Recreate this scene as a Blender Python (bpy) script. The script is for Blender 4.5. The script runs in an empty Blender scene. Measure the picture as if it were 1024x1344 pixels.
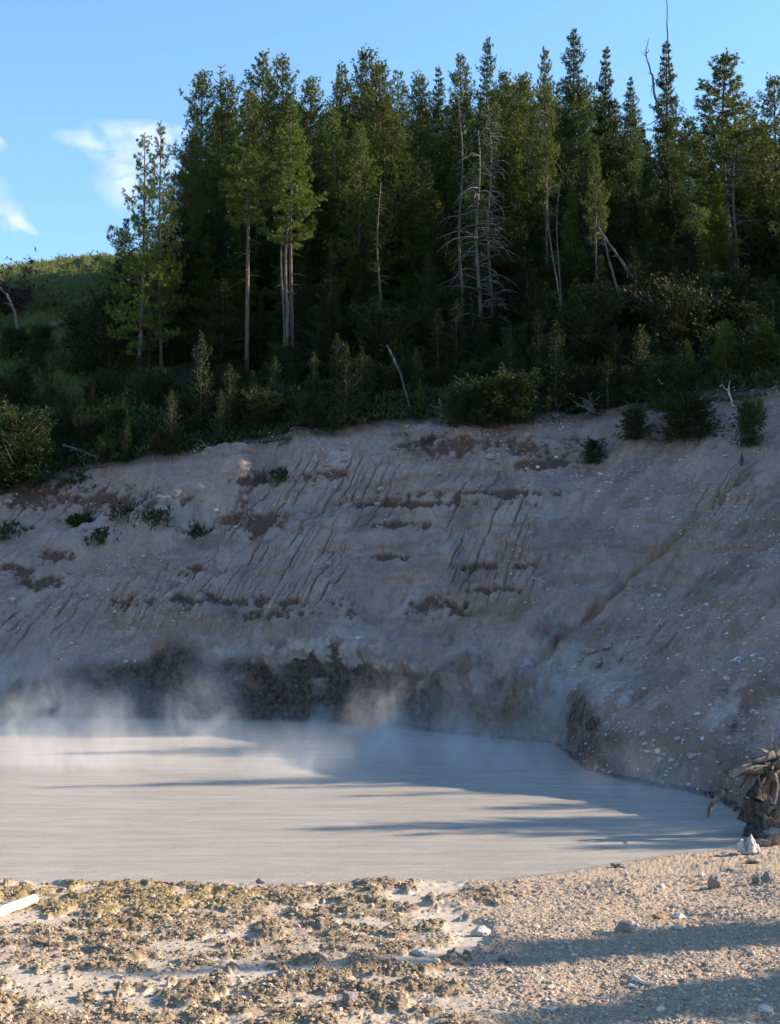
import bpy, math, random
import numpy as np
from mathutils import Vector

# ------------------------------------------------------------------ camera, sky, sun, exposure
sc = bpy.context.scene
C = bpy.context.collection
F, CX, CY, HOR, HC = 1846.0, 512.0, 672.0, 800.0, 4.5
PITCH = math.atan((HOR - CY) / F)
cam = bpy.data.cameras.new('camera'); cam.sensor_fit = 'VERTICAL'; cam.sensor_height = 24.0
cam.lens = 24.0 * F / 1344.0; cam.clip_start = 0.3; cam.clip_end = 6000
co = bpy.data.objects.new('camera', cam); C.objects.link(co)
co.location = (0, 0, HC); co.rotation_euler = (math.pi / 2 + PITCH, 0, 0)
sc.camera = co
SUN_EL, SUN_ROT = math.radians(24.5), math.radians(79)
w = bpy.data.worlds.new('World'); sc.world = w; w.use_nodes = True
sky = w.node_tree.nodes.new('ShaderNodeTexSky'); sky.sky_type = 'NISHITA'; sky.sun_disc = False
sky.sun_elevation = SUN_EL; sky.sun_rotation = SUN_ROT
sky.altitude = 0; sky.air_density = 1.35; sky.dust_density = 0.25; sky.ozone_density = 6.3
bg = w.node_tree.nodes['Background']; w.node_tree.links.new(sky.outputs[0], bg.inputs[0])
bg.inputs[1].default_value = 0.118
sd = bpy.data.lights.new('sun', 'SUN'); sd.energy = 5.0; sd.angle = math.radians(0.5); sd.color = (1.0, 0.86, 0.70)
so = bpy.data.objects.new('sun', sd); C.objects.link(so)
sdir = Vector((math.sin(SUN_ROT) * math.cos(SUN_EL), math.cos(SUN_ROT) * math.cos(SUN_EL), math.sin(SUN_EL)))
so.rotation_euler = sdir.to_track_quat('Z', 'Y').to_euler(); so.location = (60, 30, 60)
vs = sc.view_settings; vs.view_transform = 'Standard'; vs.look = 'None'; vs.exposure = 1.35; vs.gamma = 1.0
sc.cycles.max_bounces = 6; sc.cycles.transparent_max_bounces = 6; sc.cycles.volume_bounces = 1
sc.cycles.volume_step_rate = .7; sc.cycles.volume_max_steps = 256

rng = np.random.default_rng(7); random.seed(7)
cp, sp = math.cos(PITCH), math.sin(PITCH)

def at(px, py, Y):                       # world point seen at a photograph pixel, at distance Y
    a, b = (px - CX) / F, (CY - py) / F
    dy, dz = cp - b * sp, sp + b * cp
    t = Y / dy
    return np.array([a * t, Y, HC + dz * t])
def onz(px, py, z=0.0):                  # the same on the level z
    b = (CY - py) / F
    dy, dz = cp - b * sp, sp + b * cp
    t = (z - HC) / dz
    return np.array([(px - CX) / F * t, dy * t, z])
def topix(x, y, z):
    d = y * cp + (z - HC) * sp
    return CX + F * x / d, CY - F * (-y * sp + (z - HC) * cp) / d

# ------------------------------------------------------------------ noise
def _h(ix, iy, iz, s):
    h = (ix * 374761393 + iy * 668265263 + iz * 2147483647 + s * 144269501) & 0xffffffff
    h = ((h ^ (h >> 13)) * 1274126177) & 0xffffffff
    h = ((h ^ (h >> 16)) * 2246822519) & 0xffffffff
    return ((h ^ (h >> 15)) & 0xffffff) / 8388607.5 - 1.0
def n2(x, y, s=0):
    fx, fy = np.floor(x), np.floor(y); ix, iy = fx.astype(np.int64), fy.astype(np.int64)
    a, b = x - fx, y - fy
    a = a * a * a * (a * (a * 6 - 15) + 10); b = b * b * b * (b * (b * 6 - 15) + 10)
    v0 = _h(ix, iy, 0, s) * (1 - a) + _h(ix + 1, iy, 0, s) * a
    v1 = _h(ix, iy + 1, 0, s) * (1 - a) + _h(ix + 1, iy + 1, 0, s) * a
    return v0 * (1 - b) + v1 * b
def n3(x, y, z, s=0):
    fz = np.floor(z); iz = fz.astype(np.int64); c = z - fz; c = c * c * (3 - 2 * c)
    fx, fy = np.floor(x), np.floor(y); ix, iy = fx.astype(np.int64), fy.astype(np.int64)
    a, b = x - fx, y - fy
    a = a * a * (3 - 2 * a); b = b * b * (3 - 2 * b)
    r = []
    for k in (0, 1):
        v0 = _h(ix, iy, iz + k, s) * (1 - a) + _h(ix + 1, iy, iz + k, s) * a
        v1 = _h(ix, iy + 1, iz + k, s) * (1 - a) + _h(ix + 1, iy + 1, iz + k, s) * a
        r.append(v0 * (1 - b) + v1 * b)
    return r[0] * (1 - c) + r[1] * c
def fbm2(x, y, o=4, s=0, g=0.5):
    t, A = 0, 1.0
    for k in range(o):
        t = t + A * n2(x * 2 ** k + 17.3 * k, y * 2 ** k - 9.1 * k, s + k); A *= g
    return t
def fbm3(x, y, z, o=4, s=0, g=0.5):
    t, A = 0, 1.0
    for k in range(o):
        t = t + A * n3(x * 2 ** k + 17.3 * k, y * 2 ** k - 9.1 * k, z * 2 ** k + 4.7 * k, s + k); A *= g
    return t
def cell(x, y, s=0):                     # distance to the nearest jittered cell point
    fx, fy = np.floor(x), np.floor(y); ix, iy = fx.astype(np.int64), fy.astype(np.int64)
    d = np.full(x.shape, 9.0)
    for i in (-1, 0, 1):
        for j in (-1, 0, 1):
            jx = ix + i + .5 + .45 * _h(ix + i, iy + j, 1, s); jy = iy + j + .5 + .45 * _h(ix + i, iy + j, 2, s)
            d = np.minimum(d, (x - jx) ** 2 + (y - jy) ** 2)
    return np.sqrt(d)
def ss(a, b, x):
    t = np.clip((x - a) / (b - a), 0, 1); return t * t * (3 - 2 * t)

# ------------------------------------------------------------------ terrain function
bankpx = [(0, 942), (80, 942), (160, 944), (260, 945), (360, 947), (440, 951), (520, 957), (600, 965), (680, 973),
          (722, 975), (738, 986), (748, 996), (765, 1010), (800, 1021), (850, 1032), (900, 1040), (940, 1050), (985, 1083)]
beachpx = [(985, 1112), (940, 1116), (880, 1121), (800, 1134), (720, 1146), (650, 1154), (560, 1154), (450, 1157), (350, 1160), (200, 1156), (80, 1156), (0, 1153)]
bank = [(-46., 27.), (-43., 44.), (-32., 56.)] + [tuple(onz(*p)[:2]) for p in bankpx]
beach = [tuple(onz(*p)[:2]) for p in beachpx] + [(-14., 22.5), (-30., 22.), (-46., 25.)]
corner = bank[-1]
foot = [(corner[0] + 3, corner[1] + .3), (corner[0] + 9, corner[1] - .5), (corner[0] + 24, corner[1] - 3), (90., 12.), (400., -80.)]
bankline = [(-300., 4.), (-46., 27.)] + bank[1:] + foot
def polydist(x, y, pts):
    d = np.full(x.shape, 1e9)
    for (ax, ay), (bx, by) in zip(pts[:-1], pts[1:]):
        dx, dy = bx - ax, by - ay
        t = np.clip(((x - ax) * dx + (y - ay) * dy) / (dx * dx + dy * dy), 0, 1)
        d = np.minimum(d, (x - ax - t * dx) ** 2 + (y - ay - t * dy) ** 2)
    return np.sqrt(d)
poly = bank + beach
def inside(x, y):
    r = np.zeros(x.shape, bool)
    for (ax, ay), (bx, by) in zip(poly, poly[1:] + poly[:1]):
        c = (ay > y) != (by > y)
        r ^= c & (x < (bx - ax) * (y - ay) / (by - ay + 1e-12) + ax)
    return r
PXU = [-900, -200, 0, 120, 200, 400, 560, 640, 700, 735, 765, 850, 1024, 1200, 2000]
CLH = [1.0, 1.0, 1.2, 1.7, 2.6, 2.7, 2.4, 2.3, 2.3, 1.7, 1.5, 1.2, .9, .5, .3]
TAN = [.75, .80, .86, .88, .90, .90, .89, .88, .86, .84, .82, .80, .78, .72, .6]
ZR = [8.0, 9.2, 10.6, 11.6, 12.2, 13.4, 13.9, 13.7, 13.6, 13.6, 13.7, 14.0, 14.2, 12.8, 8.5]
CRP = [580, 460, 404, 380, 366, 372, 385, 400, 420, 430, 440, 455, 470, 490, 560]
def terrain(x, y, rough=True):
    """height and the masks: bank distance, fraction to the rim, cliff height"""
    db, de = polydist(x, y, bankline), polydist(x, y, beach)
    ins = inside(x, y)
    yd = np.interp(x, [-300, -46, -45, 3.6, 4.6, 6.0] + [p[0] for p in [corner] + foot], [4, 26, 26, 26, 27.8, 29] + [p[1] for p in [corner] + foot])
    isb = (y > yd) & ~ins
    yc = np.maximum(y, 8.0)
    pxu = CX + F * x / yc
    clh, tn, zr = np.interp(pxu, PXU, CLH), np.interp(pxu, PXU, TAN), np.interp(pxu, PXU, ZR)
    if rough:
        wv = fbm2(x * .35, y * .35, 3, 5)
        clh = clh * (1 + .28 * wv) ; zr = zr + .5 * fbm2(x * .25, y * .25, 2, 8)
    d = db + (.22 * fbm2(x * .6, y * .6, 3, 21) * ss(0, 1.5, db) if rough else 0)
    d = np.maximum(d, 0)
    slope = clh * ss(0, .75, d) + tn * np.maximum(d - .75, 0)
    drim = .75 + (zr - clh) / tn
    up = zr + .50 * (d - drim)
    k = .35
    hh = np.clip(.5 + .5 * (up - slope) / k, 0, 1)
    B = np.where(d < drim + 3, up * (1 - hh) + slope * hh - k * hh * (1 - hh), up)
    # the crest of the hill
    crp = np.interp(pxu, PXU, CRP); YC = np.interp(pxu, [-200, 100, 600, 1024], [132, 132, 118, 104])
    zc = HC + (HOR - crp) / F * YC
    zc = zc - .12 * np.maximum(y - YC, 0)
    k = 3.0
    hh = np.clip(.5 + .5 * (zc - B) / k, 0, 1)
    B = np.where(y > 70, zc * (1 - hh) + B * hh - k * hh * (1 - hh), B)
    # beach
    side = ss(-3, 9, x)
    zb = (.035 + .03 * side) * de + .02 * ss(0, .4, de)
    zb = np.minimum(zb, 1.2)
    zb = zb * ss(0, 1, np.where(isb, .0, 1.0)) + np.where(isb, np.minimum(.05 * de, .15), 0)
    z = np.where(ins, -.9 * ss(0, 3.5, np.minimum(db, de * .7)) - .12 * np.minimum(de, 1) * 0.4, zb + np.where(isb, np.maximum(B, 0), 0))
    return z, np.where(isb, d, 0), np.where(isb, d / drim, 0), clh, isb, ins, de
def hq(x, y):
    return float(terrain(np.array([float(x)]), np.array([float(y)]))[0][0])

# ------------------------------------------------------------------ mesh and material helpers
def mesh(name, V, Fc, mat=None, parent=None, attrs=None, smooth=True, cols=None, midx=None):
    """V (n,3), Fc (m,k) array or list of arrays -> one linked mesh object"""
    me = bpy.data.meshes.new(name)
    V = np.asarray(V, np.float32)
    if not isinstance(Fc, (list, tuple)): Fc = [Fc]
    Fc = [np.asarray(f, np.int32) for f in Fc if len(f)]
    nl = sum(f.size for f in Fc); nf = sum(len(f) for f in Fc)
    me.vertices.add(len(V)); me.vertices.foreach_set('co', V.ravel())
    me.loops.add(nl); me.loops.foreach_set('vertex_index', np.concatenate([f.ravel() for f in Fc]))
    me.polygons.add(nf)
    tot = np.concatenate([np.full(len(f), f.shape[1], np.int32) for f in Fc])
    st = np.concatenate([[0], np.cumsum(tot)[:-1]]).astype(np.int32)
    me.polygons.foreach_set('loop_start', st)
    if midx is not None: me.polygons.foreach_set('material_index', np.asarray(midx, np.int32))
    me.polygons.foreach_set('use_smooth', np.full(nf, smooth))
    me.update(calc_edges=True); me.validate()
    for k, v in (attrs or {}).items():
        a = me.attributes.new(k, 'FLOAT', 'POINT'); a.data.foreach_set('value', np.asarray(v, np.float32).ravel())
    if cols is not None:
        a = me.attributes.new('col', 'FLOAT_COLOR', 'POINT')
        c4 = np.ones((len(V), 4), np.float32); c4[:, :3] = cols; a.data.foreach_set('color', c4.ravel())
    for m in (mat if isinstance(mat, (list, tuple)) else [mat]):
        if m: me.materials.append(m)
    o = bpy.data.objects.new(name, me); C.objects.link(o)
    if parent: o.parent = parent
    return o
def tag(o, label=None, cat=None, group=None, kind=None):
    for k, v in (('label', label), ('category', cat), ('group', group), ('kind', kind)):
        if v: o[k] = v
    return o
def empty(name, loc, rz=0, s=1.0):
    o = bpy.data.objects.new(name, None); C.objects.link(o)
    o.location = [float(v) for v in loc]; o.rotation_euler = (0, 0, rz); o.scale = (s, s, s) if np.isscalar(s) else s
    o.empty_display_size = .3
    return o
class NT:
    def __init__(s, name):
        s.m = bpy.data.materials.new(name); s.m.use_nodes = True; s.t = s.m.node_tree; s.n = s.t.nodes
        s.b = s.n['Principled BSDF']; s.out = s.n['Material Output']
    def a(s, typ, ins={}, **kw):
        n = s.n.new('ShaderNode' + typ)
        for k, v in kw.items(): setattr(n, k, v)
        for k, v in ins.items(): s.put(n.inputs[k], v)
        return n
    def put(s, sock, v):
        if isinstance(v, bpy.types.NodeSocket): s.t.links.new(v, sock)
        elif isinstance(v, (tuple, list)) and len(v) == 3 and sock.type == 'RGBA': sock.default_value = (*v, 1)
        else: sock.default_value = v
    def attr(s, nm): return s.a('Attribute', attribute_name=nm)
    def noise(s, scale, det=4, vec=None, rough=.55, dist=0):
        n = s.a('TexNoise', {'Scale': scale, 'Detail': det, 'Roughness': rough, 'Distortion': dist})
        if vec is not None: s.put(n.inputs['Vector'], vec)
        return n.outputs['Fac']
    def ramp(s, f, a, b):
        return s.a('MapRange', {'Value': f, 'From Min': a, 'From Max': b}).outputs['Result']
    def mix(s, f, a, b):
        n = s.a('MixRGB'); s.put(n.inputs[0], f); s.put(n.inputs[1], a); s.put(n.inputs[2], b); return n.outputs[0]
    def math(s, op, a, b=0.0):
        n = s.a('Math', operation=op); s.put(n.inputs[0], a); s.put(n.inputs[1], b); return n.outputs[0]
    def bump(s, h, strength, dist, nrm=None):
        n = s.a('Bump', {'Height': h, 'Strength': strength, 'Distance': dist})
        if nrm is not None: s.put(n.inputs['Normal'], nrm)
        return n.outputs['Normal']
    def obj(s): return s.a('TexCoord').outputs['Object']
    def scl(s, v, sc_, rot=(0, 0, 0)):
        return s.a('Mapping', {'Vector': v, 'Scale': sc_, 'Rotation': rot}).outputs['Vector']
    def done(s, col=None, rough=None, nrm=None, spec=None):
        if col is not None: s.put(s.b.inputs['Base Color'], col)
        if rough is not None: s.put(s.b.inputs['Roughness'], rough)
        if nrm is not None: s.put(s.b.inputs['Normal'], nrm)
        s.b.inputs['Specular IOR Level'].default_value = .25 if spec is None else spec
        return s.m

# hillside: grey-mauve scree and clay, attributes pick brown soil, ochre stain, pale ash, wet rock, grass
t = NT('hillside'); v = t.obj()
nA, nB, nC = t.noise(.5, 5, v), t.noise(5, 5, v, .65), t.noise(22, 4, v, .75)
col = t.mix(t.ramp(nA, .35, .65), (.375, .275, .232), (.475, .352, .30))
col = t.mix(t.math('MULTIPLY', t.ramp(nB, .45, .8), .5), col, (.20, .145, .12))
col = t.mix(t.attr('pale').outputs['Fac'], col, (.54, .455, .41))
col = t.mix(t.attr('ochre').outputs['Fac'], col, (.30, .20, .11))
col = t.mix(t.attr('soil').outputs['Fac'], col, (.15, .092, .066))
col = t.mix(t.attr('wet').outputs['Fac'], col, t.mix(t.ramp(nB, .4, .65), (.075, .056, .046), (.22, .17, .135)))
col = t.mix(t.attr('green').outputs['Fac'], col, (.22, .22, .16))
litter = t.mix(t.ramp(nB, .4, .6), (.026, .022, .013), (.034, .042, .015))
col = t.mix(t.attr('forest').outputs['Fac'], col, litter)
grass = t.mix(t.ramp(nA, .35, .65), (.065, .090, .024), (.105, .118, .038))
col = t.mix(t.attr('grass').outputs['Fac'], col, grass)
spk = t.math('MULTIPLY', t.ramp(nC, .62, .72), t.math('SUBTRACT', 1.0, t.attr('forest').outputs['Fac']))
col = t.mix(t.math('MULTIPLY', spk, .55), col, (.56, .49, .45))
nS = t.noise(3.2, 4, t.scl(v, (1.0, .35, .35), (0, 0, -.55)), .7)
col = t.mix(t.math('MULTIPLY', t.math('MULTIPLY', t.ramp(nS, .5, .72), .55), t.math('SUBTRACT', 1.0, t.attr('forest').outputs['Fac'])), col, (.17, .125, .105))
nr = t.bump(nC, .8, .10, t.bump(nB, .7, .25))
M_hill = t.done(col, .95, nr, .15)

# foreground mud and gravel
t = NT('mudflat'); v = t.obj()
nA, nB, nC, nD = t.noise(.8, 4, v), t.noise(14, 4, v, .65), t.noise(60, 3, v, .7), t.noise(170, 2, v, .7)
mud = t.mix(t.ramp(nA, .35, .65), (.31, .245, .17), (.39, .31, .225))
mud = t.mix(t.attr('pan').outputs['Fac'], mud, t.mix(t.ramp(nA, .35, .65), (.38, .31, .235), (.46, .38, .295)))
mud = t.mix(t.math('MULTIPLY', t.ramp(nB, .5, .75), .35), mud, (.42, .34, .265))
clod = t.mix(t.ramp(nB, .35, .65), (.14, .098, .060), (.37, .28, .175))
clod = t.mix(t.attr('algae').outputs['Fac'], clod, t.mix(t.ramp(nB, .45, .6), (.19, .135, .06), (.37, .28, .125)))
gravel = t.mix(t.ramp(nC, .35, .68), (.27, .19, .125), (.50, .385, .27))
gravel = t.mix(t.math('MULTIPLY', t.ramp(nD, .6, .7), .5), gravel, (.68, .60, .54))
col = t.mix(t.attr('clod').outputs['Fac'], mud, clod)
col = t.mix(t.attr('gravel').outputs['Fac'], col, gravel)
damp = t.attr('damp').outputs['Fac']
col = t.mix(damp, col, (.30, .255, .215))
nr = t.bump(nD, t.math('MULTIPLY', t.attr('rgh').outputs['Fac'], .7), .012, t.bump(nC, t.math('ADD', t.math('MULTIPLY', t.attr('rgh').outputs['Fac'], .6), .1), .03))
M_mud = t.done(col, t.math('SUBTRACT', .92, t.math('MULTIPLY', damp, .45)), nr, .3)

# muddy water
t = NT('muddy_water'); v = t.obj()
streak = t.scl(v, (.30, 1.7, 1))
s1, s2, s3 = t.noise(1.4, 4, streak, .6, .3), t.noise(5.5, 4, t.scl(v, (.32, 1.5, 1)), .65), t.noise(1.0, 3, t.scl(v, (.10, .55, 1)))
col = t.mix(t.ramp(s1, .4, .62), (.355, .312, .25), (.42, .372, .305))
col = t.mix(t.math('MULTIPLY', t.ramp(s2, .62, .78), .55), col, (.64, .61, .56))
s4 = t.noise(9, 3, t.scl(v, (.5, 1.4, 1)), .65)
col = t.mix(t.math('MULTIPLY', t.ramp(s4, .55, .8), .2), col, (.29, .25, .205))
nr = t.bump(s4, .35, .03, t.bump(s3, .5, .35, t.bump(s2, .5, .09)))
M_water = t.done(col, .24, nr, .5); t.b.inputs['IOR'].default_value = 1.33

def simple(name, c1, c2, scale=6, rough=.85, stretch=(1, 1, 1), bump=.5, bd=.03, rnd=0.0, spec=.25):
    t = NT(name); v = t.scl(t.obj(), stretch)
    n1, n2_ = t.noise(scale, 5, v, .62), t.noise(scale * 4, 3, v, .65)
    col = t.mix(t.ramp(n1, .35, .65), c1, c2)
    if rnd:
        r = t.a('ObjectInfo').outputs['Random']
        hsv = t.a('HueSaturation', {'Color': col, 'Value': t.math('ADD', t.math('MULTIPLY', r, rnd), 1 - rnd / 2)})
        col = hsv.outputs[0]
    return t.done(col, rough, t.bump(n2_, bump, bd, t.bump(n1, bump, bd * 3)), spec)
M_bark = simple('bark', (.075, .052, .038), (.19, .145, .11), 5, .9, (1, 1, .25), .8, .03)
M_barkl = simple('pale_bark', (.085, .063, .048), (.18, .14, .11), 5, .9, (1, 1, .25), .8, .03)
M_dead = simple('dead_wood', (.065, .054, .046), (.155, .137, .12), 7, .85, (1, 1, .2), .8, .02)
M_drift = simple('driftwood', (.42, .36, .29), (.72, .66, .57), 9, .8, (1, 1, .25), .6, .01)
M_stump = simple('stump_wood', (.06, .045, .038), (.27, .215, .175), 9, .8, (1, 1, .16), 1.0, .05)
M_root = simple('root_wood', (.10, .08, .066), (.33, .28, .235), 9, .8, (1, 1, .2), .9, .03)
M_rockg = simple('grey_stone', (.25, .215, .185), (.40, .355, .315), 14, .9, (1, 1, 1), .8, .02)
M_rockw = simple('white_stone', (.58, .52, .45), (.78, .73, .65), 14, .9, (1, 1, 1), .8, .02)
M_rockb = simple('orange_stone', (.26, .12, .06), (.55, .33, .19), 12, .85, (1, 1, 1), .8, .02)
M_rockbank = simple('bank_stone', (.30, .24, .215), (.54, .46, .42), 8, .92, (1, 1, 1), .8, .03, .5)

def leafmat(name, c1, c2, trans=.20, scale=.9):
    t = NT(name); v = t.obj()
    g = t.a('NewGeometry')
    col = t.mix(t.ramp(t.noise(scale, 2, v), .3, .7), c1, c2)
    r = t.a('ObjectInfo').outputs['Random']; ri = g.outputs['Random Per Island']
    col = t.a('HueSaturation', {'Color': col, 'Hue': t.math('ADD', t.math('MULTIPLY', r, .025), .487),
                               'Value': t.math('ADD', t.math('MULTIPLY', ri, .6), t.math('ADD', .5, t.math('MULTIPLY', r, .35)))}).outputs[0]
    d = t.a('BsdfPrincipled', {'Base Color': col, 'Roughness': .6, 'Specular IOR Level': .25})
    tr = t.a('BsdfTranslucent', {'Color': t.a('HueSaturation', {'Color': col, 'Hue': .485, 'Saturation': 1.1, 'Value': 1.5}).outputs[0]})
    m = t.a('MixShader', {0: trans, 1: d.outputs[0], 2: tr.outputs[0]})
    t.t.links.new(m.outputs[0], t.out.inputs['Surface']); t.n.remove(t.b)
    return t.m
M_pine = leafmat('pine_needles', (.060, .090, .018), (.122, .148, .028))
M_spruce = leafmat('spruce_needles', (.034, .060, .017), (.068, .098, .024))
M_fresh = leafmat('fresh_needles', (.065, .095, .014), (.115, .140, .022), .4)
M_shrub = leafmat('shrub_leaves', (.022, .038, .012), (.042, .062, .017))
M_under = leafmat('shade_toned_needles', (.018, .030, .009), (.038, .052, .014))  # needle colour darkened so the understorey shade is painted in
M_brown = leafmat('rusty_twigs', (.032, .018, .014), (.055, .030, .021), .15)
M_grass = leafmat('meadow_grass', (.080, .108, .024), (.150, .155, .045), .35, .1)

# ------------------------------------------------------------------ the setting: ground, hillside, water
du = .00064
uin = np.arange(-.315, .3151, du)
ext = .315 + np.cumsum(.0012 * 1.11 ** np.arange(48)); ext = ext[ext < 2.6]
U = np.concatenate([-ext[::-1], uin, ext])
YS = 27.3
def grid(nr_, nc):
    i = np.arange(nr_ - 1)[:, None] * nc + np.arange(nc - 1)[None, :]
    return np.stack([i, i + 1, i + nc + 1, i + nc], -1).reshape(-1, 4)

rows = np.concatenate([[-60, -35, -18, -8, -2, 2, 5, 7.5, 9.5, 11, 12], np.arange(12.6, 20, .021), np.arange(20, 23.6, .03), np.arange(23.6, YS - .05, .15), [YS]])
Y = np.repeat(rows[:, None], len(U), 1); X = U[None, :] * np.maximum(Y, 8)
z, db, fr, clh, isb, ins, de = terrain(X, Y)
PX, PY = topix(X, np.maximum(Y, 5), np.maximum(z, 0))
gr = ss(-40, 60, PX - 590 - .55 * (1344 - PY) * .2 + 60 * fbm2(X * 1.2, Y * 1.2, 3, 31)) # gravel to the right
big = fbm2(X * 1.0 + 3, Y * .9, 3, 40); med = fbm2(X * 3.1, Y * 2.6, 4, 44)
dens = .18 * big + .75 * med
pan = np.zeros_like(X)
for cx, cy, rx, ry in ((120, 1296, 190, 26), (330, 1283, 150, 12), (40, 1210, 90, 10), (20, 1165, 90, 7), (420, 1190, 30, 9), (320, 1232, 60, 6), (250, 1243, 40, 6), (640, 1318, 50, 12), (470, 1215, 40, 6)):
    pan = np.maximum(pan, ss(1.3, .5, np.sqrt(((PX - cx) / rx) ** 2 + ((PY - cy) / ry) ** 2) + .35 * med))
chan = polydist(PX, PY * 2.2, [(590, 1158 * 2.2), (535, 1178 * 2.2), (575, 1198 * 2.2), (612, 1218 * 2.2), (625, 1236 * 2.2), (590, 1250 * 2.2), (540, 1262 * 2.2)])
chm = ss(30, 12, chan + 8 * med); pan = np.maximum(pan, chm); gr = gr * (1 - chm)
mound = ss(-.28, .34, dens + .14 - 1.0 * pan) * (1 - gr) * ss(.15, .8, de) * ss(11, 12.5, Y) * (~ins) * (~isb)
c1, c2 = cell(X * 9 + .4 * med, Y * 9, 3), cell(X * 21, Y * 21, 4)
caul = (1 - np.clip(c1 * 1.25, 0, 1) ** 2) * .6 + (1 - np.clip(c2 * 1.2, 0, 1) ** 2) * .4
near = ss(11, 12.6, Y) * (~ins) * ss(0, .5, de)
c0_ = cell(X * 3.6 + .3 * med, Y * 3.2, 6); lumpy = 1 - np.clip(c0_ * 1.3, 0, 1) ** 1.5
Zc = -.035 * chm
hgt = Zc + mound * .042 * lumpy * ss(-.1, .5, big + .5 * med) + mound * (.012 + .050 * np.clip(dens + .2, 0, 1.1)) * (.55 + .6 * caul) + np.sqrt(mound) * .014 * caul + mound * .014 * fbm2(X * 16, Y * 16, 2, 50)
grav = gr * near * (.018 * fbm2(X * 7, Y * 7, 3, 60) + .020 * (1 - np.clip(cell(X * 15, Y * 15, 9) * 1.3, 0, 1)) + .07 * fbm2(X * .8, Y * .8, 2, 61) * ss(.3, 2.5, de))
flat = (1 - mound) * (1 - gr) * near * ((.006 + .012 * (1 - pan)) * fbm2(X * 6, Y * 6, 3, 70) + (1 - pan) * .010 * (1 - np.clip(c2 * 1.3, 0, 1)) + .02 * fbm2(X * 1.1, Y * 1.1, 2, 71) * ss(.3, 2, de))
rim_ = near * (1 - gr) * ss(.05, .25, de) * ss(1.0, .4, de) * .05 * np.clip(fbm2(X * 3, Y * 3, 3, 75) + .3, 0, 1)
Z = z + hgt + grav + flat + rim_
algae = ss(.15, .6, np.maximum(ss(260, 60, np.hypot((PX - 150) / 1.0, (PY - 1185) * 5)), .8 * ss(120, 20, np.hypot((PX - 10), (PY - 1183) * 4))) + .3 * big) * mound
damp = ss(.45, 0, de + .15 * med) * (~isb)
nb = len(rows); GV = np.stack([X, Y, Z], -1).reshape(-1, 3)
go = mesh('ground', GV, grid(nb, len(U)), M_mud, attrs={'pan': pan, 'clod': ss(.05, .6, mound), 'gravel': gr, 'algae': algae, 'damp': damp * (1 - .6 * pan), 'rgh': np.clip(mound + gr, 0.08, 1)})
tag(go, kind='structure')
def gz(x, y):                                                # height of the finished ground under a point
    j = np.clip(np.searchsorted(rows, y), 1, nb - 1); u = x / np.maximum(y, 8); i = np.clip(np.searchsorted(U, u), 1, len(U) - 1)
    return Z[j, i]

# hillside: profile of every column, resampled by arc length so that the cliffs get rows too
fy = np.concatenate([np.arange(YS, 30, .05), np.arange(30, 84, .045), np.arange(84, 150, .5), np.arange(150, 460, 5.0)])
NR = 960
W = np.where(fy < 82, 1.0, np.where(fy < 150, .22, .03))
FY = np.repeat(fy[:, None], len(U), 1); FX = U[None] * np.maximum(FY, 8)
tz = terrain(FX, FY)[0]
yy = np.zeros((NR, len(U)))
for j in range(len(U)):
    ds = np.hypot(np.diff(fy), np.diff(tz[:, j])) * W[1:] * np.where(tz[1:, j] < -.05, .25, 1.0)
    s = np.concatenate([[0], np.cumsum(ds)])
    yy[:, j] = np.interp(np.linspace(0, s[-1], NR), s, fy)
ker = np.hanning(55); ker /= ker.sum()
yp = np.pad(yy, ((0, 0), (27, 27)), 'edge'); yy = sum(ker[k] * yp[:, k:k + len(U)] for k in range(55))
X = U[None] * np.maximum(yy, 8); Y = yy
z, db, fr, clh, isb, ins, de = terrain(X, Y)
P = np.stack([X, Y, z], -1)
def normals(P):
    a = np.gradient(P, axis=1); b = np.gradient(P, axis=0)
    n = np.cross(a, b); n /= np.linalg.norm(n, axis=-1, keepdims=True) + 1e-9
    n[n[..., 2] < 0] *= -1
    return n
N = normals(P)
PX, PY = topix(X, Y, z)
on = isb * ss(0, .25, z) * ss(YS + .2, YS + 2, Y) * ss(.35, .30, np.abs(U))[None]
bankm = on * ss(1.12, .98, fr)
q1 = fbm3(X * .33, Y * .33, z * .33, 3, 80); q2 = fbm3(X * 1.3, Y * 1.3, z * 1.6, 4, 84); q3 = fbm3(X * 5, Y * 5, z * 6, 3, 88)
cl = on * ss(1.0, .75, z / (clh + .35 + .5 * q1)) * ss(455, 400, np.abs(PX - 290))           # rock band above the water
cl2 = on * ss(1.15, .7, z / (clh + .2)) * ss(720, 760, PX)
rid = 1 - np.abs(fbm3(X * .8, Y * .8, z * .45, 4, 90)) * 1.6
blk = np.round(fbm3(X * .9 + .3 * q2, Y * .9, z * 1.5, 2, 95) * 3) / 3
q4 = fbm3(X * 11, Y * 11, z * 12, 2, 89)
crag = ss(.0, .5, fbm2(X * .3, z * .5, 3, 92) + .35 * ss(640, 800, PX) - .1)
rt = 1 - .6 * ss(640, 800, PX)
disp = bankm * (.07 * q1 + (.04 + .035 * crag) * rt * q2 + (.022 + .03 * crag) * rt * q3 + .013 * q4) + cl * (.34 * rid * (.4 + .8 * ss(.3, 1, z / 2)) - .2 + .18 * blk + .06 * q3 + .02 * q4) + cl2 * (.07 * q2 + .03 * q3 - .18 * ss(.45, .1, z / clh))
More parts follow.
